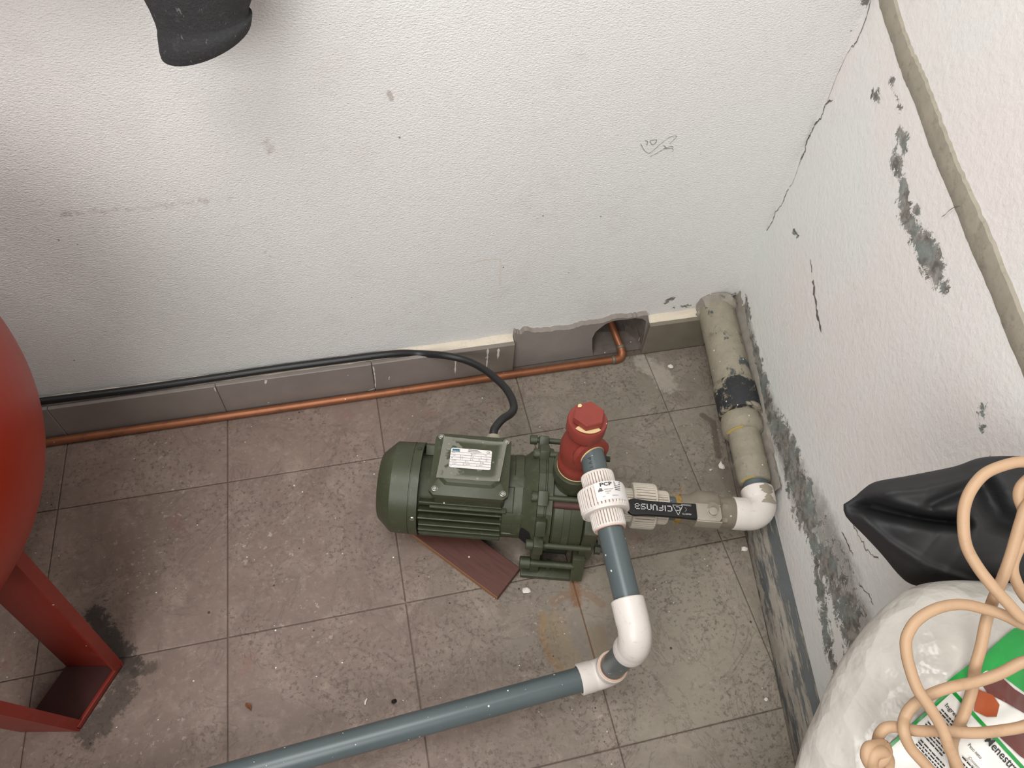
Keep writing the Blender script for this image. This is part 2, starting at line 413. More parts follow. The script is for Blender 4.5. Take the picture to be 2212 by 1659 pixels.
M['peach'] = simple('peach_cement', (212, 178, 156), .5, var=.12)
M['valve_body'] = simple('mortar_dusted_brass', (140, 131, 116), .55, .25, var=.18, vscale=40, bscale=80, bstr=.35, spec=(90, .1, .18), dust=.5)
M['lever'] = simple('dull_lever_steel', (168, 160, 148), .42, .35, var=.14, vscale=50, spec=(90, .12, .16), dust=.4)
M['hemp'] = simple('hemp_fibre', (170, 138, 76), .8, var=.3, vscale=120)
M['grip'] = simple('black_grip_vinyl', (17, 17, 18), .4, var=.2, spec=(120, .03, .15))
M['silver_print'] = simple('silver_print', (196, 196, 194), .5, var=.04)
# mortar splashed big pipe
def splashed(name, base, thr, sc=9):
    s = NT(name)
    m = s.step(s.noise(sc, 7, .72, None, .5), thr, thr + .06)
    col = s.mix(m, lin(base), s.mix(s.noise(50, 4, .6), lin((128, 121, 106)), lin((160, 152, 134))))
    col = s.mix(s.math('MULTIPLY', s.step(s.noise(120, 3, .6), .62, .7), .45), col, lin((96, 88, 76)))
    col = s.mix(s.specks(70, .22, .18), col, lin((220, 214, 204)))
    return s.fin(col, .7, 0, s.bump(s.math('ADD', m, s.noise(60, 5, .7)), .7, .003))
M['pipe_mortar'] = splashed('mortar_coated_pipe', (70, 80, 82), .38)
M['pipe_black'] = splashed('black_pipe_splashed', (40, 42, 44), .5, 22)
M['pipe_small'] = splashed('mortar_coated_small_pipe', (100, 100, 94), .26)
M['yellow'] = simple('yellow_sealant', (176, 156, 98), .6, var=.2)
s = NT('copper')
n = s.noise(14, 4, .6, s.mapv(s.P, (1, 3, 1))); col = s.mix(n, lin((128, 80, 54)), lin((168, 108, 74)))
col = s.mix(s.math('MULTIPLY', s.step(s.noise(40, 5, .7), .5, .7), .5), col, lin((96, 62, 44)))
col = s.mix(s.specks(110, .05, .2), col, lin((216, 206, 196)))
M['copper'] = s.fin(col, .45, .45)
M['solder'] = simple('dull_solder', (126, 118, 104), .55, .5, var=.2, vscale=90)
# wood
s = NT('reddish_plank')
v = s.mapv(s.O, (4, 40, 40)); g = s.noise(3, 5, .65, v, .6)
col = s.mix(g, lin((70, 42, 36)), lin((106, 66, 54)))
col = s.mix(s.specks(90, .08, .2), col, lin((206, 190, 176)))
col = s.mix(s.math('MULTIPLY', s.step(s.noise(3, 6, .7, s.mapv(s.O, (6, 90, 90))), .5, .7), .5), col, lin((70, 40, 36)))
M['wood'] = s.fin(col, .6, 0, s.bump(g, .2, .001))
M['wood_edge'] = simple('raw_wood_edge', (140, 100, 68), .75, var=.2, vscale=60)
# tank
s = NT('orange_red_enamel')
n = s.noise(6, 3, .5); col = s.mix(n, lin((132, 28, 3)), lin((146, 34, 5)))
M['tank'] = s.fin(col, .38, Specular_IOR_Level=.32)
s = NT('worn_red_leg_paint')
n = s.noise(14, 5, .65); col = s.mix(n, lin((100, 28, 20)), lin((130, 44, 31)))
col = s.mix(s.math('MULTIPLY', s.step(s.noise(26, 5, .7), .55, .75), .4), col, lin((120, 70, 62)))
col = s.mix(s.specks(80, .05, .16), col, lin((196, 186, 176)))
M['leg'] = s.fin(col, .42)
s = NT('dusty_plate')
n = s.noise(30, 5, .7); col = s.mix(n, lin((46, 20, 17)), lin((74, 34, 28)))
col = s.mix(s.step(s.noise(40, 5, .7, s.vec('ADD', s.P, (2, 3, 1))), .66, .72), col, lin((150, 136, 128)))
M['plate'] = s.fin(col, .6)
# fleece
s = NT('charcoal_fleece')
n = s.noise(320, 4, .7); n2 = s.noise(60, 5, .7)
col = s.mix(n, lin((34, 34, 35)), lin((62, 62, 63)))
col = s.mix(s.math('MULTIPLY', s.step(n2, .54, .7), .5), col, lin((84, 84, 84)))
col = s.mix(s.math('MULTIPLY', s.step(s.noise(170, 3, .7, s.mapv(s.P, (1, 1, .4))), .64, .72), .6), col, lin((128, 128, 128)))
M['fleece'] = s.fin(col, .95, 0, s.bump(n, .7, .003))
# bags and rope
s = NT('black_polythene')
n = s.noise(9, 5, .6, None, 1.0); col = s.mix(n, lin((20, 20, 21)), lin((38, 38, 39)))
M['blackbag'] = s.fin(col, .68, 0, s.bump(s.math('ADD', s.noise(18, 3, .5, None, .8), s.math('MULTIPLY', s.vor(20)[0], .6)), .4, .006))
s = NT('milky_polythene')
n = s.noise(8, 5, .6, None, .8); col = s.mix(n, lin((176, 171, 163)), lin((200, 196, 188)))
M['milky'] = s.fin(col, .26, 0, s.bump(s.math('ADD', s.noise(40, 3, .55), s.math('MULTIPLY', s.vor(44)[0], .9)), .6, .005))
M['bag_white'] = simple('bag_white_print', (222, 220, 214), .32, var=.04)
M['bag_green'] = simple('bag_green_print', (22, 140, 58), .3, var=.15, vscale=16)
M['bag_brown'] = simple('bag_bean_print', (96, 50, 44), .32, var=.35, vscale=30)
M['bag_orange'] = simple('bag_orange_print', (156, 74, 38), .32, var=.3, vscale=40)
M['rope'] = simple('beige_rubber_cord', (178, 146, 115), .55, var=.12, vscale=18, bscale=60, bstr=.25, dust=.4, dustc=(146, 110, 84))
M['plaster'] = simple('white_plaster_crumb', (222, 216, 206), .85, var=.1, bscale=120, bstr=.6)
M['stone'] = simple('black_pebble', (26, 22, 20), .35, var=.3)
M['leafm'] = simple('dry_leaf', (120, 74, 48), .7, var=.3, vscale=120)

# ------------------------------------------------------------------ floor
fl = thing('floor', 'stone-look tiled floor with dark joints', 'floor'); del fl['category']; fl['kind'] = 'structure'
mb = MB()
wl = KC + WN * .0
slab = [(-1.7, .19), (1.094, .185), tuple((KC + WU * 2.2)[:2]), (-1.7, tuple((KC + WU * 2.2))[1])]
mb.prism(slab[::-1], (0, 0, -.03), (1, 0, 0), (0, 1, 0), Z3, .0275)
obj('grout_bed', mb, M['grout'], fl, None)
def clip(poly, nx, ny, c):
    out = []
    for i in range(len(poly)):
        a, b = np.array(poly[i]), np.array(poly[(i + 1) % len(poly)])
        da, db = a[0] * nx + a[1] * ny - c, b[0] * nx + b[1] * ny - c
        if da >= 0: out.append(tuple(a))
        if da * db < 0: out.append(tuple(a + (b - a) * da / (da - db)))
    return out
T = .30; GAP = .0009
KO = .043
pw = KC + WN * (KO + .001)
for i in range(-5, 4):
    for j in range(-1, 5):
        x0, x1 = i * T + GAP, (i + 1) * T - GAP; y1, y0 = -j * T - GAP, -(j + 1) * T + GAP
        po = clip([(x0, y0), (x1, y0), (x1, y1), (x0, y1)], WN[0], WN[1], pw[0] * WN[0] + pw[1] * WN[1])
        if len(po) < 3: continue
        po = clip(po, 0, -1, -(YS - .001))
        if len(po) < 3: continue
        A = .5 * abs(sum(po[k][0] * po[(k + 1) % len(po)][1] - po[(k + 1) % len(po)][0] * po[k][1] for k in range(len(po))))
        if A < 2e-4: continue
        dz = [random.uniform(-.0003, .0003) for _ in po]; b = .0012; n = len(po)
        cen = np.mean(po, axis=0); V = []
        for k, p in enumerate(po): V.append((p[0], p[1], -.004))
        for k, p in enumerate(po): V.append((p[0], p[1], -.0008 + dz[k]))
        for k, p in enumerate(po):
            d = cen - np.array(p); q = np.array(p) + np.sign(d) * b; V.append((q[0], q[1], dz[k]))
        F = [tuple(2 * n + k for k in range(n))]
        for L0 in (0, n):
            for k in range(n):
                k2 = (k + 1) % n; F.append((L0 + k, L0 + k2, L0 + n + k2, L0 + n + k))
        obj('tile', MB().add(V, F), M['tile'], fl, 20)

# ------------------------------------------------------------------ walls
def seg_mask(PX, PY, pts):
    """largest (1 - d/w) over the polyline pts [(x, y, w)]"""
    best = np.zeros_like(PX)
    for a, b in zip(pts[:-1], pts[1:]):
        ax_, ay_, aw = a; bx, by, bw = b; dx, dy = bx - ax_, by - ay_; L2 = dx * dx + dy * dy + 1e-12
        h = np.clip(((PX - ax_) * dx + (PY - ay_) * dy) / L2, 0, 1)
        d = np.hypot(PX - ax_ - dx * h, PY - ay_ - dy * h); w = aw + (bw - aw) * h
        best = np.maximum(best, 1 - d / w)
    return best
def wall_grid(name, us, vs, fn, keep, mat, attrs, parent=None):
    nu, nv = len(us), len(vs); U_, V_ = np.meshgrid(us, vs)
    pts = [tuple(fn(a, b)) for a, b in zip(U_.ravel(), V_.ravel())]
    F = []
    for j in range(nv - 1):
        for i in range(nu - 1):
            if keep((us[i] + us[i + 1]) / 2, (vs[j] + vs[j + 1]) / 2):
                F.append((j * nu + i, j * nu + i + 1, (j + 1) * nu + i + 1, (j + 1) * nu + i))
    o = obj(name, MB().add(pts, F), mat, parent, 30, fix=False)
    for an, val in attrs(U_, V_).items():
        at = o.data.attributes.new(an, 'FLOAT', 'POINT'); at.data.foreach_set('value', np.clip(val.ravel(), 0, 3).astype(np.float32))
    return o
def bw(x, y): q = aty(x, y, YW); return q[0], q[2]
def pxw(pts, f, dep):                         # pixel polyline with pixel radii -> wall metres
    return [(*f(x, y), r * dep / FPX) for x, y, r in pts]
def back_attrs(X, Z):
    sc = np.zeros_like(X)
    for pts, k in (([(140, 462, 16), (230, 455, 12), (330, 445, 14), (420, 436, 14), (500, 428, 12)], .75),
                   ([(575, 300, 14), (585, 330, 14)], .8), ([(940, 575, 10), (1070, 570, 12)], .45),
                   ([(700, 700, 20), (760, 660, 20)], .3), ([(1110, 730, 10), (1400, 690, 12)], .6),
                   ([(840, 200, 6), (846, 214, 6)], 1.2), ([(20, 500, 40), (60, 560, 40)], .4), ([(575, 545, 10), (590, 560, 8)], .7)):
        sc = np.maximum(sc, k * seg_mask(X, Z, [(a, b, r * 1.7) for a, b, r in pxw(pts, bw, 1.45)]))
    pe = np.zeros_like(X)
    for pts, k in (([(1455, 664, 7), (1500, 660, 9), (1560, 650, 10), (1585, 640, 12)], .55),
                   ([(1440, 652, 7), (1452, 645, 7)], .8), ([(1585, 640, 10), (1586, 668, 12)], 1.0), ([(1880, 0, 16), (1905, -30, 30)], 1.0)):
        pe = np.maximum(pe, k * seg_mask(X, Z, [(a, b, r * 1.4) for a, b, r in pxw(pts, bw, 1.6)]))
    return {'scuff': sc, 'peel': pe}
ZCUT = .104; XP0, XP1 = .596, .893                        # mortar patch where a skirting tile is missing
ZT = .0945                                   # skirting top
us = np.unique(np.round(np.concatenate([np.linspace(-1.7, -.45, 60), np.linspace(-.44, 1.096, 330), [XP0 + .01, XP1 - .01]]), 4)); vs = np.unique(np.round(np.concatenate([[.0, .03, .06], np.linspace(.0895, .9, 190), np.linspace(.91, 1.9, 60)]), 4))
wall_back = wall_grid('wall_back', us, vs, lambda a, b: (a, YW, b),
                      lambda a, b: not (XP0 + .004 < a < XP1 - .004 and b < ZCUT), M['wall'], back_attrs)
wall_back['kind'] = 'structure'; wall_back['label'] = 'rough white painted back wall with scuffs'
def right_attrs(S, Zz):
    pe = np.zeros_like(S); da = np.zeros_like(S)
    A = [([(1890, 200, 13), (1897, 215, 10)], 1.0), ([(1925, 175, 9), (1945, 240, 9)], .7), ([(1938, 280, 11), (1952, 305, 14), (1955, 325, 8)], 1.0),
         ([(1935, 330, 10), (1946, 350, 9)], .9), ([(1930, 345, 14), (1950, 385, 10)], .7),
         ([(1950, 395, 9), (1950, 440, 18), (1958, 470, 16), (1975, 505, 15), (2005, 545, 24), (2020, 580, 22), (2040, 620, 12)], 1.0),
         ([(1978, 452, 8), (1984, 456, 6)], 1.0),
         ([(1612, 648, 16), (1614, 690, 22)], .9), ([(1608, 700, 22), (1618, 740, 26), (1632, 780, 28), (1648, 830, 30)], .95),
         ([(1648, 840, 12), (1660, 890, 26), (1690, 940, 32), (1710, 990, 34), (1720, 1040, 40), (1735, 1090, 44), (1748, 1120, 34)], .98),
         ([(1745, 1130, 22), (1760, 1190, 22), (1770, 1250, 22), (1780, 1330, 24), (1790, 1390, 24), (1800, 1450, 16)], .9),
         ([(1760, 1190, 24), (1790, 1230, 32), (1810, 1290, 40), (1830, 1340, 44), (1840, 1400, 40)], .82),
         ([(1715, 500, 7), (1722, 508, 6)], .9), ([(2120, 885, 14), (2125, 910, 9)], .75), ([(2185, 1130, 6), (2110, 890, 6)], .4)]
    for pts, k in A: pe = np.maximum(pe, k * seg_mask(S, Zz, [(a, b, r * 1.55) for a, b, r in pxw(pts, atw, 1.35)]))
    B = [([(1610, 680, 40), (1640, 820, 50), (1690, 960, 80), (1730, 1060, 100), (1780, 1140, 90), (1830, 1260, 90), (1860, 1360, 90)], 1.15),
         ([(1800, 1200, 60), (1850, 1320, 80)], 1.2), ([(1950, 450, 40), (2020, 590, 45)], .7)]
    for pts, k in B: da = np.maximum(da, k * seg_mask(S, Zz, pxw(pts, atw, 1.35)))
    return {'peel': pe, 'damp': da}
wall_right = wall_grid('wall_right', np.concatenate([np.linspace(0, 1.2, 221), np.linspace(1.21, 2.2, 60)]), np.concatenate([np.linspace(0, 1.0, 186), np.linspace(1.01, 1.9, 60)]), lambda a, b: wp(a, b), lambda a, b: True, M['wall_damp'], right_attrs)
wall_right['kind'] = 'structure'; wall_right['label'] = 'damp white painted side wall with flaking patches'

def ribbon(path, w, fn, off, jit=0.0, seed=1):
    """flat uneven mark on a wall: path of plane points, fn(u, v, off) -> world"""
    r = np.random.default_rng(seed); P = spline([np.array(p + (0,)) for p in path], 6)[:, :2]
    P = P + r.normal(0, jit, P.shape); Tn = np.gradient(P, axis=0); Tn /= np.linalg.norm(Tn, axis=1)[:, None] + 1e-9
    N = np.stack([-Tn[:, 1], Tn[:, 0]], 1); V = []; F = []
    for i, p in enumerate(P):
        ww = w * (.35 + .8 * r.random()) * (1 if 0 < i < len(P) - 1 else .2)
        V += [fn(*(p + N[i] * ww / 2), off), fn(*(p - N[i] * ww / 2), off)]
    for i in range(len(P) - 1): F.append((2 * i, 2 * i + 1, 2 * i + 3, 2 * i + 2))
    return V, F
fb = lambda a, b, off: (a, YW - off, b)
def bpath(*pp): return [tuple(map(float, bw(x, y))) for x, y in pp]
def rpath(*pp): return [tuple(map(float, atw(x, y))) for x, y in pp]
mb = MB()
for k, (pth, w) in enumerate(((((1383, 309), (1390, 322), (1399, 330), (1408, 327), (1425, 312), (1445, 297), (1461, 293), (1455, 302), (1446, 310)), .0011),
                 (((1404, 338), (1420, 330), (1434, 322), (1450, 320), (1454, 324), (1450, 328)), .001),
                 (((1432, 313), (1438, 318), (1433, 321), (1448, 316), (1454, 317)), .0012), (((1393, 304), (1398, 305), (1397, 314)), .0014),
                 (((1404, 303), (1418, 302), (1413, 311), (1407, 311), (1404, 303)), .0013))):
    V, F = ribbon(bpath(*pth), w, fb, .0008, 0, k); mb.add(V, F)
obj('pencil_scribble', mb, M['pencil'], wall_back, None, fix=False)
mb = MB()
for k, (pth, w) in enumerate([(((1010, 567), (1040, 562), (1080, 560), (1080, 585), (1079, 618)), .0028)]):
    V, F = ribbon(bpath(*pth), w, fb, .0006, .0004, k); mb.add(V, F)
obj('brown_drip_outline', mb, M['brown_line'], wall_back, None, fix=False)
mb = MB()
V, F = ribbon(rpath((1882, 0), (1868, 50), (1848, 95), (1840, 100)), .0022, wp, .0008, .0008, 1); mb.add(V, F)
V, F = ribbon(rpath((1800, 215), (1784, 225), (1776, 250), (1762, 268), (1752, 290), (1745, 300), (1738, 330), (1730, 345)), .0038, wp, .0008, .0012, 2); mb.add(V, F)
V, F = ribbon(rpath((1705, 405), (1696, 425), (1690, 440), (1676, 460), (1668, 480), (1655, 500)), .0022, wp, .0008, .001, 3); mb.add(V, F)
V, F = ribbon(rpath((1840, 100), (1815, 150), (1785, 225)), .0010, wp, .0008, .0006, 4); mb.add(V, F)
V, F = ribbon(rpath((1735, 330), (1715, 390), (1705, 405)), .0012, wp, .0008, .0006, 5); mb.add(V, F)
V, F = ribbon(rpath((1757, 605), (1760, 640), (1767, 680), (1775, 718)), .006, wp, .0008, .0012, 6); mb.add(V, F)
V, F = ribbon(rpath((1714, 494), (1722, 506), (1728, 510)), .0022, wp, .0008, .0006, 7); mb.add(V, F)
V, F = ribbon(rpath((1752, 560), (1754, 590)), .0025, wp, .0008, .001, 8); mb.add(V, F)
V, F = ribbon(rpath((1843, 1128), (1850, 1150), (1868, 1180), (1880, 1195), (1900, 1210)), .0018, wp, .0008, .0015, 9); mb.add(V, F)
V, F = ribbon(rpath((1820, 1150), (1835, 1180), (1845, 1200)), .003, wp, .0008, .0015, 10); mb.add(V, F)
V, F = ribbon(rpath((1855, 1260), (1875, 1280), (1890, 1310)), .002, wp, .0008, .0015, 11); mb.add(V, F)
V, F = ribbon(rpath((2038, 470), (2068, 448), (2110, 446)), .0011, wp, .003, .0003, 12); mb.add(V, F)
obj('crack', mb, M['ink'], wall_right, None, fix=False)
# mortar-filled chase that runs down the side wall
mb = MB(); r = np.random.default_rng(3); V = []; F = []
C0 = [atw(x, y) for x, y in ((1905, -40), (1945, 90), (1985, 190), (2045, 345), (2110, 500), (2190, 690), (2260, 860), (2340, 1060))]
P = spline([np.array([*p, 0]) for p in C0], 14)[:, :2]
for i, p in enumerate(P):
    w0, w1 = .0170 + .0008 * math.sin(i * .37) + r.normal(0, .0004), .0165 + .001 * math.sin(i * .23 + 1) + r.normal(0, .0006)
    V += [wp(p[0], p[1] + w1, .0), wp(p[0], p[1] + w1 - .003, .0030), wp(p[0], p[1], .0036 + r.normal(0, .0004)), wp(p[0], p[1] - w0 + .003, .0016), wp(p[0], p[1] - w0, .0)]
for i in range(len(P) - 1):
    for k in range(4): F.append((5 * i + k, 5 * i + k + 1, 5 * i + k + 6, 5 * i + k + 5))
obj('mortar_chase', mb.add(V, F), M['chase'], wall_right, 40)

# baseboard of the back wall: single tiles, cream filler on top
bb = thing('baseboard_back', 'grey tile skirting along the back wall', 'x'); del bb['category']; bb['kind'] = 'structure'
edges = [-1.7, -1.2, -.9, -.6, -.3, 0.0, .30, XP0]
for a, b in list(zip(edges[:-1], edges[1:])) + [(XP1, 1.045)]:
    h = ZT + random.uniform(-.001, .001)
    obj('tile', MB().box(((a + b) / 2, (YS + .170) / 2, h / 2 - .001), (b - a - .0008, .010, h + .002), .0012, seg=1), M['skirting'], bb, 30)
mb = MB()
for a, b in ((-1.7, XP0 - .001), (XP1 + .002, 1.07)):
    n = int((b - a) / .02); V = []; F = []
    for k in range(n + 1):
        x = a + (b - a) * k / n; zz = ZT - .001 + .0012 * math.sin(k * 1.7) + random.uniform(-.0008, .0008)
        V += [(x, .1695, zz - .02), (x, .1690, zz), (x, .179, zz + .002), (x, YW + .0005, zz + .008 + random.uniform(0, .003))]
    for k in range(n):
        for q in range(3): F.append((4 * k + q, 4 * k + q + 1, 4 * k + q + 5, 4 * k + q + 4))
    mb.add(V, F)
obj('cream_filler', mb, M['skirting_grout'], bb, 40)
mb = MB()                                      # white paint drips on the skirting
for pp, w in ((((984, 768), (984, 780), (983, 806)), .004), (((1054, 752), (1052, 780), (1050, 806)), .0045), (((1077, 752), (1075, 775)), .006), (((575, 820), (573, 829)), .006),
              (((806, 790), (810, 815), (811, 838)), .0025), (((795, 844), (811, 838)), .002), (((463, 836), (466, 846)), .003), (((840, 820), (841, 812)), .002)):
    pth = [(float(aty(x, y, YS)[0]), float(aty(x, y, YS)[2])) for x, y in pp]
    V, F = ribbon(pth, w, lambda a, b, off: (a, YS - off, b), .0007, .0002, 5); mb.add(V, F)
obj('paint_drip', mb, M['plaster'], bb, None, fix=False)
# mortar patch with a knocked-out hole
YP = .1735
def q5(x, y): q = aty(1080 + x / 3.352, 600 + y / 3.352, YP); return np.array([q[0], q[2]])
top = [(108, 400), (150, 408), (190, 385), (300, 398), (420, 380), (520, 372), (600, 345), (690, 335), (760, 322), (850, 290), (930, 292), (1000, 280), (1068, 268)]
hole = [(676, 556), (668, 500), (668, 440), (690, 395), (725, 365), (765, 335), (810, 316), (860, 306), (920, 302), (980, 292), (1030, 296), (1058, 315), (1050, 370), (1040, 430), (1025, 490), (1005, 545)]
rg = np.random.default_rng(21)
topw = spline([np.array([*q5(*p), 0]) for p in top], 5)[:, :2]; topw = [p + np.array([0, rg.normal(0, .0011)]) for p in topw]; holew = [q5(*p) for p in hole]
holew[0][1] = 0.0; holew[-1][1] = 0.0
mb = MB(); V = []; F = []
L = [np.array([topw[0][0], 0.0])]
# left block: strips from floor to the ragged top, up to the hole
poly = [np.array([topw[0][0], 0.0]), holew[0]] + holew[1:-1] + [holew[-1], np.array([q5(1078, 530)[0], 0.0]), q5(1085, 330)] + topw[::-1]
from mathutils.geometry import tessellate_polygon
tris = tessellate_polygon([[Vector((p[0], p[1], 0)) for p in poly]])
mb.add([(p[0], YP + .0, p[1]) for p in poly], [tuple(t) for t in tris])
rim = [np.array([topw[0][0], 0.0])] + topw + [q5(1085, 330), np.array([q5(1078, 530)[0], 0.0])]
V = []; F = []
for k, p in enumerate(rim):
    up_ = .0015 if 0 < k < len(rim) - 1 else 0
    V += [(p[0], YP, p[1]), (p[0], YP + .004, p[1] + up_ * .6), (p[0], YW + .002, p[1] + up_)]
for k in range(len(rim) - 1):
    for q in range(2): F.append((3 * k + q, 3 * k + q + 1, 3 * k + q + 4, 3 * k + q + 3))
mb.add(V, F)
patch = obj('mortar_patch', mb, M['mortar'], wall_back, 30)
cv = MB(); cx = q5(800, 420); V = []; F = []; r = np.random.default_rng(9); nh = len(holew)
levels = ((YP, 0.0, .0), (.181, .05, .005), (.195, .14, .008), (.215, .26, .009), (.24, .36, .009), (.28, .5, .008), (.34, .66, .004))
for yv, k, jt in levels:
    for i, p in enumerate(holew):
        tgt = cx + (p - cx) * (1 - k)
        if p[0] > cx[0]: tgt = p + (cx + np.array([.012, 0]) - p) * min(1, k * 1.15)
        q = tgt + r.normal(0, 1, 2) * jt * .75
        V.append((q[0], yv, max(q[1], .0 if k < .1 else .004)))
for l in range(len(levels) - 1):
    for i in range(nh):
        i2 = (i + 1) % nh; F.append((l * nh + i, l * nh + i2, (l + 1) * nh + i2, (l + 1) * nh + i))
F.append(tuple((len(levels) - 1) * nh + i for i in range(nh)))
obj('broken_hole', cv.add(V, F), M['hole'], wall_back, 25)
# kerb along the foot of the right wall
kb = thing('baseboard_right', 'low kerb painted blue-grey and smeared with mortar', 'x'); del kb['category']; kb['kind'] = 'structure'
mb = MB(); V = []; F = []; r = np.random.default_rng(5); N = 110
for k in range(N + 1):
    sv = 1.9 * k / N + .0; j = r.normal(0, .0011, 6)
    V += [wp(sv, -.004, KO + j[0]), wp(sv, .020, KO - .002 + j[1]), wp(sv, .030, KO - .006 + j[2]), wp(sv, .037, .026 + j[3]), wp(sv, .042, .010 + j[4]), wp(sv, .047, -.001)]
for k in range(N):
    for q in range(5): F.append((6 * k + q, 6 * k + q + 1, 6 * k + q + 7, 6 * k + q + 6))
obj('kerb', mb.add(V, F), M['kerb'], kb, 50)
mb = MB(); V = []; F = []; N = 60
for k in range(N + 1):
    sv = .46 * k / N; j = r.normal(0, .003, 5); w = (1 - .35 * k / N)
    V += [wp(sv, .03, .040 * w + j[0]), wp(sv, .055, .034 * w + j[1]), wp(sv, .085, .016 + j[2] * .6), wp(sv, .115, .006 + abs(j[3]) * .6), wp(sv, .15 - .05 * k / N + j[4], -.001)]
for k in range(N):
    for q in range(4): F.append((5 * k + q, 5 * k + q + 1, 5 * k + q + 6, 5 * k + q + 5))
obj('mortar_bed', mb.add(V, F), M['mortar_rough'], kb, 60)

# ------------------------------------------------------------------ pressure tank
tc = np.array([-.3606, -.249, .61]); TR = .2995
tk = thing('pressure_tank', 'orange-red round pressure tank on splayed sheet-metal legs beside the pipe run', 'tank', (tc[0], tc[1], 0))
prof = [(-TR * math.cos(a), TR * math.sin(a)) for a in np.linspace(0.0, math.pi, 56)]
obj('shell', MB().lathe(prof, tc, (0, 0, 1), 96), M['tank'], tk, 60)
obj('seam', MB().lathe([(.07, .2898), (.071, .2935), (.078, .2935), (.079, .2885)], tc, (0, 0, 1), 96), M['tank'], tk, 40)
obj('fill_port', MB().lathe([(.29, .04), (.31, .04), (.315, .036), (.315, .02), (.335, .018), (.338, 0)], tc, (0, 0, 1), 32), M['steel'], tk, 40)
LA = np.array([-.1645, -.3143, 0]); LB = np.array([-.2189, -.399, 0])
tdir = (LA - LB) / np.linalg.norm(LA - LB); odir = np.array([tdir[1], -tdir[0], 0])
def leg_pts(p, rot):
    q = p - np.array([tc[0], tc[1], 0]); c, s_ = math.cos(rot), math.sin(rot)
    return np.array([q[0] * c - q[1] * s_, q[0] * s_ + q[1] * c, q[2]]) + np.array([tc[0], tc[1], 0])
for k in range(3):
    rot = (0, math.radians(150), math.radians(-120))[k]; W_ = .088; H_ = .40
    lg = thing('leg', '', 'x', (0, 0, 0)); del lg['label']; del lg['category']; lg.parent = tk; lg.location = (0, 0, 0)
    lg['_w'] = 1
    Rz = np.array([[math.cos(rot), -math.sin(rot), 0], [math.sin(rot), math.cos(rot), 0], [0, 0, 1]])
    e_t, e_o = Rz @ tdir, Rz @ np.array([.98, -.2, 0]); e_p = Rz @ odir; A_, B_ = leg_pts(LA, rot), leg_pts(LB, rot); Mid = (A_ + B_) / 2
    mb = MB(); hw = np.linalg.norm(A_ - B_) / 2
    kx = e_o @ e_t * W_; ky = e_o @ e_p * W_
    mb.prism([(-hw - kx, -ky), (hw - kx, -ky), (hw, 0), (-hw, 0)], Mid + Z3 * .0005, e_t, e_p, Z3, .003)
    obj('foot_plate', mb, M['plate'], lg, 30)
    mb = MB().prism([(-hw, -.006), (hw, -.006), (hw, 0), (-hw, 0)], Mid + Z3 * .0005, e_t, e_p, Z3, .012, .0015)
    obj('lip', mb, M['leg'], lg, 30)
    for sg, base in ((1, A_), (-1, B_)):
        up_ = Z3 * H_ + e_t * sg * .034 - e_o * (.004 if sg > 0 else .03)
        th = e_t * sg * .004; V = []
        for f_ in (0, 1):
            q = base + up_ * f_ + Z3 * .0005
            V += [q, q - e_o * W_, q - e_o * W_ + th, q + th]
        mb = MB().add(V, [(0, 1, 2, 3), (7, 6, 5, 4), (0, 4, 5, 1), (1, 5, 6, 2), (2, 6, 7, 3), (3, 7, 4, 0)])
        lip = -e_t * sg * .012; V = []
        for f_ in (0.03, 1):
            q = base + up_ * f_
            V += [q, q - e_o * .004, q - e_o * .004 + lip, q + lip]
        mb.add(V, [(0, 1, 2, 3), (7, 6, 5, 4), (0, 4, 5, 1), (1, 5, 6, 2), (2, 6, 7, 3), (3, 7, 4, 0)])
        obj('arm', mb, M['leg'], lg, 30)

# ------------------------------------------------------------------ pump (local frame: x along shaft, y away, z up)
PO = np.array([.5086, -.2953, 0.0]); PTH = math.radians(-16)
PAX = np.array([math.cos(PTH), math.sin(PTH), 0]); PAY = np.array([-math.sin(PTH), math.cos(PTH), 0])
def pw_(l): return PO + PAX * l[0] + PAY * l[1] + Z3 * l[2]
def pl_(P): q = np.asarray(P) - PO; return np.array([q @ PAX, q @ PAY, q[2]])
pump = thing('electric_pump', 'dark green electric water pump with a nameplate and finned motor, on the tiles', 'pump', tuple(PO), PTH, None, False)
YC, ZC = .112, .098; AX = (1, 0, 0); OC = (0, YC, ZC)
def pol(a, r): return np.array([0, YC + r * math.cos(math.radians(a)), ZC + r * math.sin(math.radians(a))])
G, GD = M['green'], M['green_dk']
obj('fan_cover', MB().lathe([(-.2615, 0), (-.2615, .056), (-.2595, .0595), (-.2395, .0785), (-.236, .0805), (-.205, .0813), (-.2045, .0801), (-.2030, .0801), (-.2025, .0817), (-.189, .0819), (-.1885, .0765), (-.2, .0765)], OC, AX, 64), G, pump, 28)
obj('shaft_cap', MB().lathe([(-.267, 0), (-.267, .007), (-.261, .008)], OC, AX, 20), G, pump)
for a in (157, 62, 250, 330):
    p = pol(a, .0813); n_ = (p - np.array(OC)); n_[0] = 0; n_ /= np.linalg.norm(n_); p[0] = -.1955
    obj('screw', MB().lathe([(-.002, .0042), (.0014, .0042), (.0022, .003), (.0024, .0)], p, n_, 14), M['steel'] if a == 157 else GD, pump)
obj('motor_body', MB().lathe([(-.19, .0715), (-.19, .063), (-.188, .062), (-.05, .062), (-.048, .0715), (-.028, .072), (-.026, .0735), (-.012, .074)], OC, AX, 64), G, pump, 28)
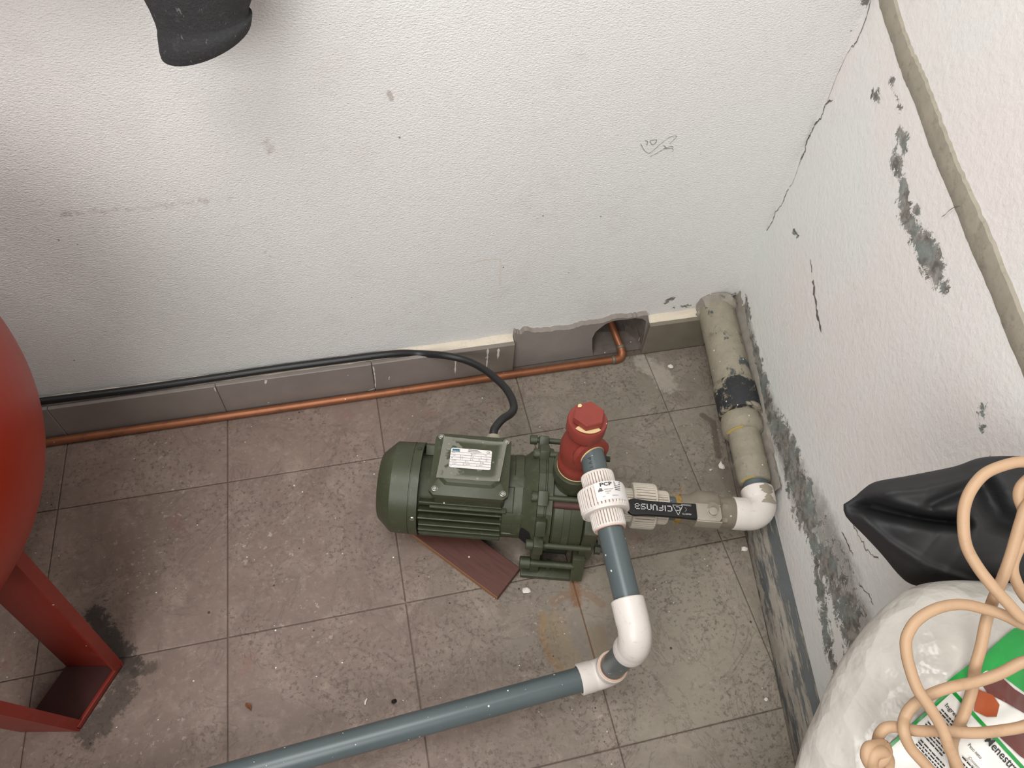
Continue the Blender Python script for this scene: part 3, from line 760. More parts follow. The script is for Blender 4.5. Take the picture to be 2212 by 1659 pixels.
for k, a in enumerate(list(range(134, 268, 11)) + list(range(46, -80, -11))):
    p = pol(a, .0715); e = np.array([0, math.cos(math.radians(a)), math.sin(math.radians(a))])
    R_ = np.array([[1, 0, 0], e, np.cross((1, 0, 0), e)]).T
    L_ = .142 if k % 3 else .140
    obj('cooling_fin', MB().box((-.1160, p[1], p[2]), (L_, .0190, .0030), .001, R_, seg=1), G, pump, 30)
# terminal box
tb = thing('terminal_box', '', 'x', (0, 0, 0), 0, None, False); del tb['label']; del tb['category']; tb.parent = pump
x0, x1, y0, y1 = -.1665, -.0395, .0545, .170
def rrect(x0, x1, y0, y1, c): return [(x0 + c, y0), (x1 - c, y0), (x1, y0 + c), (x1, y1 - c), (x1 - c, y1), (x0 + c, y1), (x0, y1 - c), (x0, y0 + c)]
mb = MB().prism(rrect(x0 + .003, x1 - .003, y0 + .003, y1 - .003, .006), (0, 0, .135), (1, 0, 0), (0, 1, 0), Z3, .047, .0015)
mb.box((-.103, .0565, .146), (.130, .010, .006), .002)
obj('box_base', mb, G, tb, 30)
mb = MB(); lv = ((.183, 0.0), (.1835, -.0018), (.193, -.0018), (.1945, .001), (.2015, .012), (.2065, .0155), (.2072, .017)); V = []; F = []
for z, ins in lv:
    for p in rrect(x0 + ins, x1 - ins, y0 + ins * 1.05, y1 - ins * .8, .008 if ins < .005 else .012): V.append((*p, z))
for l in range(len(lv) - 1):
    for i in range(8): F.append((l * 8 + i, l * 8 + (i + 1) % 8, (l + 1) * 8 + (i + 1) % 8, (l + 1) * 8 + i))
F.append(tuple((len(lv) - 1) * 8 + i for i in range(8)))
obj('box_lid', mb.add(V, F), G, tb, 22)
for sx, sy in ((x0 + .008, y0 + .0075), (x1 - .007, y0 + .0075), (x0 + .008, y1 - .008), (x1 - .007, y1 - .008)):
    obj('lid_screw', MB().lathe([(0, .0052), (.005, .0052), (.0052, .0042), (.0035, .0038), (.0035, .0032), (.0058, .003), (.006, 0)], (sx, sy, .1925), (0, 0, 1), 16), M['steel'], tb)
gl = (-.0695, y1 - .004, .168)
obj('cable_gland', MB().lathe([(0, .0125), (.006, .0125), (.007, .0145), (.016, .0145), (.018, .013), (.022, .0115), (.0225, .009)], gl, (0, 1, .15), 24), M['gland'], tb, 30)
fm = MB(); NF = 14; V = []; F = []; FQ = [(-.1575, .0765), (-.0535, .0775), (-.0455, .1535), (-.1535, .1565)]
for j in range(NF + 1):
    for i in range(NF + 1):
        a, b = i / NF, j / NF
        p = (np.array(FQ[0]) * (1 - a) + np.array(FQ[1]) * a) * (1 - b) + (np.array(FQ[3]) * (1 - a) + np.array(FQ[2]) * a) * b
        V.append((p[0], p[1], .2078 + .0004 * math.sin(i * 1.9) * math.cos(j * 2.3) + (.0035 * (a - .8) / .2 if a > .8 else 0) * (.5 + .5 * b)))
for j in range(NF):
    for i in range(NF): k = j * (NF + 1) + i; F.append((k, k + 1, k + NF + 2, k + NF + 1))
film = obj('protective_film', fm.add(V, F), M['film'], tb, 60, fix=False)
at = film.data.attributes.new('rim', 'FLOAT', 'POINT')
at.data.foreach_set('value', np.array([max(abs(i / NF - .5), abs(j / NF - .5)) * 2 * .86 for j in range(NF + 1) for i in range(NF + 1)], np.float32))

_txt_cache = {}
def text_geo(s_, bold=0.0, space=1.0):
    k = (s_, bold, space)
    if k not in _txt_cache:
        cu = bpy.data.curves.new('t', 'FONT'); cu.body = s_; cu.size = 1.0; cu.offset = bold; cu.align_x = 'CENTER'; cu.align_y = 'CENTER'; cu.resolution_u = 2; cu.space_character = space
        o = bpy.data.objects.new('t', cu); COL.objects.link(o)
        dg = bpy.context.evaluated_depsgraph_get(); me = bpy.data.meshes.new_from_object(o.evaluated_get(dg))
        _txt_cache[k] = ([tuple(v.co) for v in me.vertices], [tuple(p.vertices) for p in me.polygons])
        bpy.data.objects.remove(o); bpy.data.curves.remove(cu); bpy.data.meshes.remove(me)
    return _txt_cache[k]
def put_text(mb, s_, org, eu, ev, size, bold=0.0, width=None, fn=None, m=0, space=1.0):
    V, F = text_geo(s_, bold, space); xs = [v[0] for v in V]; sx = size
    if width: sx = width / (max(xs) - min(xs))
    org, eu, ev = (np.asarray(q, float) for q in (org, eu, ev))
    W_ = [org + eu * v[0] * sx + ev * v[1] * size for v in V]
    if fn: W_ = [fn(w) for w in W_]
    return mb.add(W_, F, m)
# nameplate
NX0, NX1, NY0, NY1, NZ = -.1388, -.0698, .0972, .1346, .2087
npl = obj('nameplate', MB().prism([(NX0 + .003 * (1 - math.cos(a)) if q in (0, 3) else NX1 - .003 * (1 - math.cos(a)), 0) for q in () for a in ()] or
          [(NX0, NY0 + .003), (NX0 + .001, NY0 + .001), (NX0 + .003, NY0), (NX1 - .003, NY0), (NX1 - .001, NY0 + .001), (NX1, NY0 + .003), (NX1, NY1 - .003), (NX1 - .001, NY1 - .001), (NX1 - .003, NY1), (NX0 + .003, NY1), (NX0 + .001, NY1 - .001), (NX0, NY1 - .003)],
          (0, 0, NZ), (1, 0, 0), (0, 1, 0), Z3, .0006), M['label'], tb, None, 'white nameplate printed with a ruled table')
mb = MB(); W_, H_ = NX1 - NX0, NY1 - NY0; zz = NZ + .0008
def npp(u, v): return np.array([NX0 + u * W_, NY0 + v * H_, zz])
def bar(mb, u0, v0, u1, v1, m=0): mb.add([npp(u0, v0), npp(u1, v0), npp(u1, v1), npp(u0, v1)], [(0, 1, 2, 3)], m)
bar(mb, .03, .86, .22, .955, 1); bar(mb, .03, .815, .22, .845, 0)
for v in (.78, .65, .52, .39, .26, .13): bar(mb, .0, v, 1, v + .012)
for u, v0, v1 in ((.5, .65, .78), (.25, .39, .65), (.5, .39, .65), (.75, .52, .65), (.7, .39, .52), (.87, .39, .52), (.38, .26, .39), (.74, .26, .39), (.33, .13, .26), (.66, .13, .26)):
    bar(mb, u, v0, u + .006, v1)
ex, ey = np.array([1, 0, 0]), np.array([0, 1, 0])
put_text(mb, 'SAER', npp(.125, .905), ex, ey, .0042, .03, .0115)
put_text(mb, 'ELETTROPOMPE', npp(.125, .83), ex, ey, .0014, .0, .0115, m=1)
put_text(mb, 'CE', npp(.91, .885), ex, ey, .0058, .0, .006)
for tx, u, v, sz in (('Type', .07, .745, .0026), ('Ser. N', .56, .725, .0026), ('Year', .86, .72, .0022), ('kW', .1, .61, .0022), ('V', .3, .59, .0024), ('Hz', .55, .585, .0024), ('min', .88, .6, .002),
                     ('HP', .05, .48, .0024), ('uF', .3, .46, .0024), ('A', .55, .45, .0024), ('n', .73, .45, .0024), ('IP', .9, .45, .0024), ('Q m3/h', .1, .345, .0024), ('H m', .44, .325, .0024),
                     ('MEI', .8, .32, .0026), ('t max C', .12, .215, .0024), ('P max bar', .43, .2, .0024), ('MADE', .75, .195, .0024), ('S1', .05, .07, .0022)):
    put_text(mb, tx, npp(u, v), ex, ey, sz, .0)
for k, v in enumerate((.945, .9, .85)): bar(mb, .42, v, .66 + .04 * k, v + .018)
obj('nameplate_print', mb, [M['print'], M['cyan']], tb, None, fix=False)
# adapter and flange
obj('adapter', MB().lathe([(-.045, .060), (-.042, .0685), (-.02, .069), (-.008, .0735), (.004, .083), (.0125, .088), (.0135, .06)], OC, AX, 64), G, pump, 24)
for a in (150, 190, 98):
    p = pol(a, .0685); e = np.array([0, math.cos(math.radians(a)), math.sin(math.radians(a))]); R_ = np.array([[1, 0, 0], np.cross(e, (1, 0, 0)), e]).T
    obj('adapter_pad', MB().box((-.027, p[1], p[2]), (.036, .022, .010), .002, R_), G, pump, 30)
# black sheet on the adapter, painting the shade inside the lantern opening
V = []; F = []; ns = 10
for k in range(ns + 1):
    a = 163 + 40 * k / ns
    x0_ = -.014 + .008 * abs(k / ns - .5); x1_ = .0085 - .006 * (abs(k / ns - .45) * 2) ** 2
    for xx in (x0_, x1_):
        rr = np.interp(xx, [-.02, -.008, .004, .0125], [.069, .0735, .083, .088]) + .0012; q = pol(a, rr); q[0] = xx; V.append(q)
for k in range(ns): F.append((2 * k, 2 * k + 1, 2 * k + 3, 2 * k + 2))
obj('lantern_opening_shade', MB().add(V, F), M['black'], pump, None, 'black sheet for the shade in the lantern bracket opening', fix=False)
obj('flange', MB().lathe([(.012, .03), (.0125, .086), (.0135, .0885), (.0245, .0885), (.0255, .087), (.0275, .087), (.0285, .091), (.038, .091), (.039, .0895), (.039, .05)], OC, AX, 16, a0=0), G, pump, 20)
def ear(a, ro, w, xa, xb):
    e = np.array([0, math.cos(math.radians(a)), math.sin(math.radians(a))]); p = pol(a, ro); R_ = np.array([[1, 0, 0], e, np.cross((1, 0, 0), e)]).T
    return MB().box(((xa + xb) / 2, p[1], p[2]), (xb - xa, .034, w), .004, R_)
for a, ro, w in ((32, .094, .026), (177, .088, .030), (148, .086, .03), (60, .086, .026), (118, .084, .026), (330, .09, .028)):
    obj('flange_ear', ear(a, ro, w, .012, .030), G, pump, 30)
def rod(a, ro, xh, xe, rh=.0085, rr=.0052):
    p = pol(a, ro); p[0] = 0
    return MB().lathe([(xh, 0), (xh, rh - .001), (xh + .001, rh), (xh + .013, rh), (xh + .0135, rr), (xe, rr), (xe, 0)], p, AX, 20)
for a, ro, xh, xe, rh in ((33, .1025, -.004, .112, .0085), (178, .0915, .0, .112, .0095), (62, .0915, .003, .112, .0085), (117, .0865, .003, .112, .0085), (332, .1, 0, .112, .0085)):
    obj('tie_rod', rod(a, ro, xh, xe, rh), G, pump, 30)
    if a in (62, 117):
        p = pol(a, ro)
        obj('bolt_head', MB().lathe([(xh - .0015, 0), (xh - .0015, .0078), (xh, .0088), (xh + .006, .0088)], p, AX, 6), M['green'], pump, 20)
# wet end
obj('pump_shell', MB().lathe([(.036, .078), (.092, .078)], OC, AX, 48), M['red_shell'], pump, 30, 'red-brown shell between the two flanges')
dx = .0705
obj('discharge_port', MB().lathe([(.118, .030), (.150, .030), (.160, .0325), (.196, .0335), (.200, .0365), (.2215, .0368), (.2235, .0352), (.2235, .027), (.215, .026), (.215, 0)], (dx, YC, 0), (0, 0, 1), 48), G, pump, 28)
obj('casing_drum', MB().lathe([(.040, .06), (.040, .084), (.043, .087), (.058, .088), (.0585, .0905), (.070, .0905), (.0705, .088), (.092, .087), (.094, .084), (.094, .06)], OC, AX, 40, a0=math.radians(38), a1=math.radians(92), up=(0, 0, 1)), G, pump, 24)
obj('casing_drum', MB().lathe([(.039, .05), (.039, .082), (.062, .083), (.062, .05)], OC, AX, 20, a0=math.radians(-80), a1=math.radians(25), up=(0, 0, 1)), G, pump, 24)
def oct_(hy, hz, c, dz=0): return [(YC - hy + c, ZC - hz + dz), (YC + hy - c, ZC - hz + dz), (YC + hy, ZC - hz + c + dz), (YC + hy, ZC + hz - c + dz), (YC + hy - c, ZC + hz + dz), (YC - hy + c, ZC + hz + dz), (YC - hy, ZC + hz - c + dz), (YC - hy, ZC - hz + c + dz)]
obj('front_plate', MB().prism(oct_(.088, .078, .03), (.0945, 0, 0), (0, 1, 0), (0, 0, 1), (1, 0, 0), .024, .002), G, pump, 25)
for a, ro in ((178, .0915), (117, .0865), (62, .0915), (33, .1025)):
    obj('rod_nut', MB().lathe([(.1185, .0085), (.128, .0085), (.1285, .005), (.135, .005), (.1355, 0)], pol(a, ro), AX, 6), GD, pump, 20)
obj('suction_port', MB().lathe([(.117, .045), (.121, .042), (.124, .0345), (.145, .0345), (.1465, .033), (.1465, 0)], OC, AX, 40), G, pump, 28)
for ys in (1, -1):
    ym = lambda y: YC + ys * (y - YC)
    obj('foot', MB().box((.0435, ym(.0145), .006), (.091, .030, .012), .0025), G, pump, 30)
    obj('foot_leg', MB().prism([(ym(.006), .01), (ym(.030), .01), (ym(.050), .055), (ym(.022), .055)][::ys], (.013, 0, 0), (0, 1, 0), (0, 0, 1), (1, 0, 0), .017, .002), G, pump, 30)
    obj('foot_leg', MB().prism([(ym(-.004), .012), (ym(.026), .012), (ym(.050), .06), (ym(.016), .06)][::ys], (.0865, 0, 0), (0, 1, 0), (0, 0, 1), (1, 0, 0), .022, .002), G, pump, 30)
    obj('foot_rib', MB().box((.047, ym(.020), .021), (.008, .014, .02), .001), G, pump, 30)
    obj('tie_rod', MB().lathe([(-.006, 0), (-.006, .009), (-.005, .0105), (.012, .0105), (.0125, .0062), (.09, .0062), (.09, 0)], (0, ym(.013), .040), AX, 20), G, pump, 30)
    obj('foot_web', MB().box((.050, ym(.052), .036), (.06, .022, .03), .003), GD, pump, 30)
obj('drain_plug', MB().lathe([(0, .009), (.012, .009), (.013, .007), (.013, 0)], (.1185, YC - .06, ZC - .045), AX, 6), GD, pump, 20)

# wooden plank under the motor
wa, wbp, wcp = np.array([.4585, -.3275, 0]), np.array([.5086, -.2837, 0]), np.array([.3464, -.1939, 0])
we = (wbp - wa) / np.linalg.norm(wbp - wa); wl_ = np.array([-we[1], we[0], 0])
pk_ = thing('wooden_plank', 'reddish-brown offcut of plank wedged under the green motor', 'plank', tuple(wa), math.atan2(wl_[1], wl_[0]), None, False)
obj('board', MB().box((.120, -.0335, .0081), (.240, .067, .0158), .0009, seg=1), M['wood'], pk_, 30)
obj('raw_edge', MB().box((.120, .0002, .0075), (.239, .0012, .0125), .0004, seg=1), M['wood_edge'], pk_, 30, 'pale raw sawn edge')

# power cable
cpts = [pw_((gl[0], gl[1] + .016, gl[2] + .002)), pw_((gl[0], gl[1] + .034, gl[2] + .006)), atz(1085, 906, .174), atz(1104, 893, .160), atz(1110, 878, .148), atz(1101, 852, .136), atz(1082, 828, .126), atz(1044, 797, .114), atz(1005, 778, .109), atz(960, 768, .106), aty(905, 764, .173)]
cx_ = [x for x in np.arange(.34, -1.3, -.12)]
cpts += [np.array([x, .1735 + .0015 * math.sin(x * 9), ZT + .0095 + .0008 * math.sin(x * 14)]) for x in cx_]
tag(obj('power_cable', MB().tube(spline(cpts, 10), .0074, 16), M['cable'], None, 60), 'thick black power cable from pump terminal box along the skirting ledge', 'cable')

# ------------------------------------------------------------------ check valve on the discharge
VX, VY = pw_((dx, YC, 0))[:2]; ZV = .300
cvv = thing('check_valve', 'red primer-painted check valve with hexagonal cap, screwed on the pump outlet', 'valve', (VX, VY, 0))
VO = np.array([VX, VY, 0.0])
PV0 = np.array([.6146, -.2367, .300]); E2 = np.array([.6040, -.5135, .266])
PD = (E2 - PV0) / np.linalg.norm(E2 - PV0)
obj('valve_body', MB().lathe([(.214, .0255), (.222, .0255), (.2225, .029), (.226, .0315), (.243, .0325), (.247, .0305), (.256, .030), (.268, .0325), (.286, .0330), (.300, .0305), (.312, .0255), (.3215, .0236), (.327, .0245), (.332, .0290), (.336, .0302), (.3575, .0306), (.3605, .0292), (.3605, .022)], VO, (0, 0, 1), 48), M['red'], cvv, 40)
vc = np.array([VX, VY, .296])
L_ = np.linalg.norm(PV0 - vc); od = (PV0 - vc) / L_
obj('outlet_branch', MB().lathe([(0, .024), (L_ * .45, .026), (L_ * .62, .0272), (L_ * .72, .0305), (L_ * .98, .0308), (L_, .0292), (L_, .0196)], vc, od, 48), M['red'], cvv, 35)
obj('thread_tape', MB().lathe([(L_ - .002, .0200), (L_ + .0014, .0203), (L_ + .0016, .019)], vc, od, 40), M['gasket'], cvv, 40, 'cream thread tape ring')
obj('gasket', MB().lathe([(.2233, .0300), (.2240, .0318), (.2250, .0312)], VO, (0, 0, 1), 48), M['gasket'], cvv, 40, 'cream gasket ring')
tl = np.array([.03, .10, 1.0]); tl /= np.linalg.norm(tl)
obj('gasket', MB().lathe([(.0006, .0272), (.0018, .0272), (.0022, .022)], VO + Z3 * .360, tl, 24, up=(-.2, -1, 0), a0=math.radians(-48), a1=math.radians(40)), M['gasket'], cvv, 40)
obj('hex_cap', MB().lathe([(.0028, .0232), (.0032, .0250), (.0135, .0250), (.0152, .0234), (.0154, 0)], VO + Z3 * .360, tl, 6, up=(1, .1, 0)), M['red'], cvv, 20)
obj('paint_chip', MB().add([VO + Z3 * .360 + tl * .0157 + np.array(q) for q in ((-.014, .013, 0.0), (-.009, .0125, 0), (-.0065, .0155, 0), (-.0085, .0185, 0), (-.0125, .0175, 0))], [(0, 1, 2, 3, 4)]), M['gasket'], cvv, None, 'bare chipped spot', fix=False)

# ------------------------------------------------------------------ PVC discharge run
RP = .0190
def union(name, lab, c0, d, sections, mat, dirt, cat='fitting', n=34):
    """sections: (t0, t1, r, ribbed) along d from c0"""
    o = thing(name, lab, cat, tuple(c0)); names = ('socket', 'nut', 'socket')
    for (t0, t1, r_, rb), nm in zip(sections, names):
        L = t1 - t0; e = min(.004, L * .12)
        prof = [(t0, RP), (t0, r_ - .0018), (t0 + .001, r_ - .0008), (t0 + e, r_ - .0004), (t0 + e + .0004, r_), (t1 - e - .0004, r_), (t1 - e, r_ - .0004), (t1 - .001, r_ - .0008), (t1, r_ - .002), (t1, RP)]
        cnt = n if nm == 'socket' else int(n * 1.15)
        obj(nm, MB().lathe(prof, c0, d, cnt * 7, rib=(cnt, .0011, t0 + e * .9, t1 - e * .9, .28)), mat, o, 25)
        obj('rib_grime', MB().lathe([(t0 + e + .0006, r_ - .00085), (t1 - e - .0006, r_ - .00085)], c0, d, 64), dirt, o, 60, 'brown dirt lodged between the ribs', kind='stuff')
    return o
def ppd(t): return PV0 + PD * t
pipe = MB().tube([ppd(-.012), ppd(.02), ppd(.15), E2 - PD * .03], RP, 32)
tp = obj('discharge_pipe', pipe, M['pvc'], None, 60); tag(tp, 'paint-speckled grey plastic pipe running from the red valve to upper white elbow', 'pipe')
# printed lettering on its side
uy = np.array([0, 0, 1.0]); perp = np.cross(PD, uy); perp /= np.linalg.norm(perp)
if perp[0] > 0: perp = -perp
def on_pipe(t, ang, r_=RP + .0004): 
    upv = np.cross(perp, PD); upv = upv if upv[2] > 0 else -upv
    return ppd(t) + (perp * math.cos(ang) + upv * math.sin(ang)) * r_
mb = MB()
V, F = text_geo('P V 1 1/4', .0); 
mb.add([on_pipe(.024 + v[0] * .0085, 1.02 + v[1] * .008 / RP) for v in V], F)
obj('pipe_print', mb, M['print'], tp, None, fix=False)
un = union('pipe_union', 'white ribbed union with a printed sticker in the pipe below the red valve', ppd(.0), PD,
           ((.031, .058, .0253, 1), (.056, .093, .0365, 1), (.090, .118, .0252, 1)), M['union'], M['rib_dirt'])
obj('nut_collar', MB().lathe([(.091, .0362), (.094, .0355), (.0945, .033), (.092, .0325), (.092, .026)], ppd(0), PD, 64), M['union'], un, 30)
obj('cement_ring', MB().lathe([(.1165, .0228), (.119, .0236), (.1195, .0215), (.1185, RP)], ppd(0), PD, 48), M['peach'], un, 40, 'peach-coloured ring of pipe cement')
# sticker wrapped on the nut
def on_nut(u, v, r_): return ppd(.0745 - v) + (perp * math.cos(u) + np.array([0, 0, 1.0]) * math.sin(u)) * r_
a0_, a1_ = math.radians(62), math.radians(140); RS = .0373; V = []; F = []
for k in range(25):
    an = a0_ + (a1_ - a0_) * k / 24; V += [on_nut(an, -.0150, RS), on_nut(an, .0135, RS)]
for k in range(24): F.append((2 * k, 2 * k + 1, 2 * k + 3, 2 * k + 2))
obj('sticker', MB().add(V, F), M['label'], un, 60, 'white printed sticker', fix=False)
mb = MB(); am = math.radians(88)
def stick(u, v): return on_nut(am + u / RS, v, RS + .0004)
def stext(s_, u, v, size, width=None, bold=0.0):
    V, F = text_geo(s_, bold); xs = [q[0] for q in V]; sx = width / (max(xs) - min(xs)) if width else size
    mb.add([stick(u + q[0] * sx, v + q[1] * size) for q in V], F)
stext('PCP', .001, .0085, .0075, .0185, .03)
stext('TUERCA UNION', .0035, .0005, .0022, .014); stext('SOLDAR', .002, -.0028, .0022, .009); stext('PVC', .001, -.006, .002); stext('MEXICO', .012, -.0098, .0018, .01); stext('LOTE', -.006, -.0098, .0018)
for k in range(5):
    v = .0105 - k * .003; mb.add([stick(.0135, v), stick(.0265 - .001 * k, v), stick(.0265 - .001 * k, v + .0011), stick(.0135, v + .0011)], [(0, 1, 2, 3)])
for k in range(9):
    a = k / 9 * math.pi * 2; r1 = .0028 + .0008 * (k % 3)
    mb.add([stick(-.0085, .001), stick(-.0085 + r1 * math.cos(a), .001 + r1 * .8 * math.sin(a)), stick(-.0085 + r1 * math.cos(a + .5), .001 + r1 * .8 * math.sin(a + .5))], [(0, 1, 2)])
obj('sticker_print', mb, M['print'], un, None, fix=False)

def elbow(name, lab, c, din, dout, rs, rc, lin_, lout, mat, bend=None):
    """white 90 degree socket elbow: centre c, sockets pointing din and dout"""
    din, dout = np.asarray(din, float), np.asarray(dout, float); din /= np.linalg.norm(din); dout /= np.linalg.norm(dout)
    b = bend or rc * 1.02; P = []; R_ = []
    o = thing(name, lab, 'elbow', tuple(c))
    c = np.asarray(c, float)
    a, e = c + din * b, c + dout * b; nb = 14; path = [a + din * .004]
    for k in range(nb + 1):
        t = k / nb * math.pi / 2
        path.append(c + din * b * (1 - math.sin(t)) + dout * b * (1 - math.cos(t)))
    path.append(e + dout * .004)
    obj('bend', MB().tube(path, rc, 40), mat, o, 60)
    for d, L in ((din, lin_), (dout, lout)):
        obj('socket', MB().lathe([(b * .80, rc - .0006), (b * .92, rc), (b * 1.05, rs - .0006), (b * 1.12, rs), (L - .0015, rs), (L, rs - .0012), (L, RP + .0015), (L - .012, RP + .0008)], c, d, 48), mat, o, 35)
    return o
E1 = np.array([.5945, -.5030, .082])
VD = (E1 - E2) / np.linalg.norm(E1 - E2)
RE, RC = .0238, .0232
elbow('pipe_elbow', 'upper white elbow turning the grey pipe down, streaked with handling marks', E2, -PD, VD, RE, RC, .058, .047, M['white'])
elbow('pipe_elbow', 'lower white elbow near the floor, feeding the long grey pipe', E1, -VD, (-1, -0.046, 0.0), RE, RC, .040, .047, M['white'])
o = obj('cement_ring', MB().lathe([(.0395, .0228), (.0412, .0225), (.0415, .0205), (.040, RP)], E1, -VD, 48), M['peach'], bpy.data.objects['pipe_elbow.001'], 40, 'pinkish pipe cement ring')
tag(obj('drop_pipe', MB().tube([E2 + VD * .03, (E1 + E2) / 2, E1 - VD * .02], RP, 32), M['pvc'], None, 60), 'short grey plastic pipe joining the upper and lower white elbows', 'pipe')
fd = np.array([-1, -.046, 0.0]); fd /= np.linalg.norm(fd)
tag(obj('supply_pipe', MB().tube([E1 + fd * .03, E1 + fd * .3, E1 + fd * .7, E1 + fd * 1.05], .0188, 32), M['pvc'], None, 60), 'long grey plastic pipe leaving the lower elbow across the tiles', 'pipe')

# ------------------------------------------------------------------ suction run (pump local x axis)
SX = PAX; S0 = pw_((0, YC, ZC)); RS2 = .0212
def sp(t): return S0 + SX * t
un2 = union('pipe_union', 'aged white ribbed union half hidden under the black valve handle', sp(0), SX,
            ((.142, .19, .0300, 1), (.184, .2265, .0408, 1), (.224, .2495, .0300, 1)), M['union_old'], M['rib_dirt'], n=36)
RPo = RP
tag(obj('suction_pipe', MB().tube([sp(.235), sp(.26), sp(.29)], RS2, 32), M['pvc'], None, 60), 'short grey plastic pipe between aged union and the ball valve', 'pipe')
bv = thing('ball_valve', 'mortar-dusted ball valve with a black lettered lever, on the suction line', 'valve', tuple(sp(.32) * np.array([1, 1, 0])))
obj('valve_body', MB().lathe([(.272, .0215), (.272, .0255), (.274, .0268), (.287, .0268), (.289, .0275), (.298, .0330), (.306, .0355), (.3335, .0358), (.338, .0335), (.3405, .0290), (.343, .0282), (.366, .0282), (.368, .0268), (.368, .0215)], S0, SX, 48), M['valve_body'], bv, 35)
obj('valve_end', MB().lathe([(.342, .0305), (.3425, .0312), (.352, .0312), (.3525, .0300)], S0, SX, 6, up=(0, 0, 1)), M['valve_body'], bv, 20)
def sl(x, y, z): return pw_((x, y, z))                 # suction local
HZ = .150; HY0, HY1 = .0815, .0825
stem = sl(.3175, .086, 0)
obj('stem', MB().lathe([(.125, .013), (.143, .013), (.1435, .010), (.1515, .010), (.152, .0)], sl(.3175, .092, 0), (0, 0, 1), 24), M['valve_body'], bv, 30)
hd = thing('lever', '', 'x', (0, 0, 0)); del hd['label']; del hd['category']; hd.parent = bv; hd.location = (0, 0, 0); hd['_w'] = 1
R3 = np.array([PAX, PAY, Z3]).T
mb = MB().prism([(.284, .0675), (.326, .0672), (.3305, .0735), (.3305, .0925), (.327, .0985), (.284, .0965)], PO + Z3 * (HZ - .003), PAX, PAY, Z3, .0035, .0006)
obj('lever_plate', mb, M['lever'], hd, 30)
obj('pivot_nut', MB().lathe([(HZ, .0098), (HZ + .0015, .0098), (HZ + .0018, .0072), (HZ + .0065, .0072), (HZ + .007, .0058), (HZ + .007, 0)], sl(.3150, .0828, 0), (0, 0, 1), 24), M['lever'], hd, 30)
for yy in (.0665, .0980):
    obj('stop_tab', MB().box(sl(.309, yy, HZ - .012), (.044, .003, .022), .001, R3), M['lever'], hd, 30)
gp = []
for k in range(13):
    a = math.pi / 2 + math.pi * k / 12; gp.append((.181 + .0162 * math.cos(a) * .95, .0815 + .0158 * math.sin(a)))
gp = [(.2875, .0962), (.24, .0948), (.20, .0952)] + gp + [(.20, .0682), (.24, .0683), (.2875, .0672)]
mb = MB().prism(gp[::-1], PO + Z3 * (HZ - .0045), PAX, PAY, Z3, .0075, .002)
obj('grip', mb, M['grip'], hd, 30, 'black vinyl lever grip with silver lettering')
mb = MB(); ZG = HZ + .0034
gu, gv = -PAX, -PAY                                   # lettering reads upside down from here
def gpt(x, y): return sl(x, y, ZG)
# logo word drawn with square strokes
GL = {'C': [((1, 1), (0, 1)), ((0, 1), (0, 0)), ((0, 0), (1, 0))], 'I': [((.5, 0), (.5, 1))], 'F': [((0, 0), (0, 1)), ((0, 1), (1, 1)), ((0, .5), (.8, .5))],
      'U': [((0, 1), (0, 0)), ((0, 0), (1, 0)), ((1, 0), (1, 1))], 'N': [((0, 0), (0, 1)), ((0, 1), (1, 1)), ((1, 1), (1, 0))],
      'S': [((1, 1), (0, 1)), ((0, 1), (0, .5)), ((0, .5), (1, .5)), ((1, .5), (1, 0)), ((1, 0), (0, 0))], 'A': [((0, 1), (1, 1)), ((1, 1), (1, 0)), ((1, 0), (0, 0)), ((0, 0), (0, .5)), ((0, .5), (1, .5))]}
def stroke(p, q, w, org, cw, ch):
    p, q = np.array(p) * (cw, ch), np.array(q) * (cw, ch); d = q - p; d = d / np.linalg.norm(d); nn = np.array([-d[1], d[0]])
    p = p - d * w / 2; q = q + d * w / 2
    mb.add([org + gu * a[0] + gv * a[1] for a in (p + nn * w / 2, q + nn * w / 2, q - nn * w / 2, p - nn * w / 2)], [(0, 1, 2, 3)])
x = .2440; yb = .0868
for ch in 'CIFUNSA':
    cw = .0066 if ch != 'I' else .0022
    for p, q in GL[ch]: stroke(p, q, .0017, gpt(x, yb), cw, .0092)
    x -= cw + .0036 if ch != 'I' else cw + .0028
put_text(mb, '\u00ae', gpt(.1915, .0815), gu, gv, .004)
tri = [(.2635, .0885), (.2465, .0885), (.2548, .0715)]
tri = [(.2632, .0898), (.2458, .0898), (.2545, .0712)]
for a, b in zip(tri, tri[1:] + tri[:1]):
    a, b = np.array(a), np.array(b); d = (b - a) / np.linalg.norm(b - a); nn = np.array([-d[1], d[0]]) * .00045
    mb.add([gpt(*(a + nn)), gpt(*(b + nn)), gpt(*(b - nn)), gpt(*(a - nn))], [(0, 1, 2, 3)])
for p, q in GL['C']: stroke(p, q, .0013, gpt(.2582, .0868), .0058, .0068)
put_text(mb, 'CERRADO', gpt(.2695, .0915), gu, gv, .0042, .0, .0175)
put_text(mb, 'ABIERTO', gpt(.2690, .0745), gu, gv, .0042, .0, .0165)
for a in np.linspace(-1.1, 1.1, 6)[:-1]:
    b = a + .3; mb.add([gpt(.2655 + .006 * math.cos(t) - .002, .0830 + .0045 * math.sin(t)) if r_ else gpt(.2655 + .0053 * math.cos(t) - .002, .0830 + .004 * math.sin(t)) for t, r_ in ((a, 1), (b, 1), (b, 0), (a, 0))], [(0, 1, 2, 3)])
obj('grip_lettering', mb, M['silver_print'], hd, None, fix=False)
mb = MB(); r = np.random.default_rng(4)
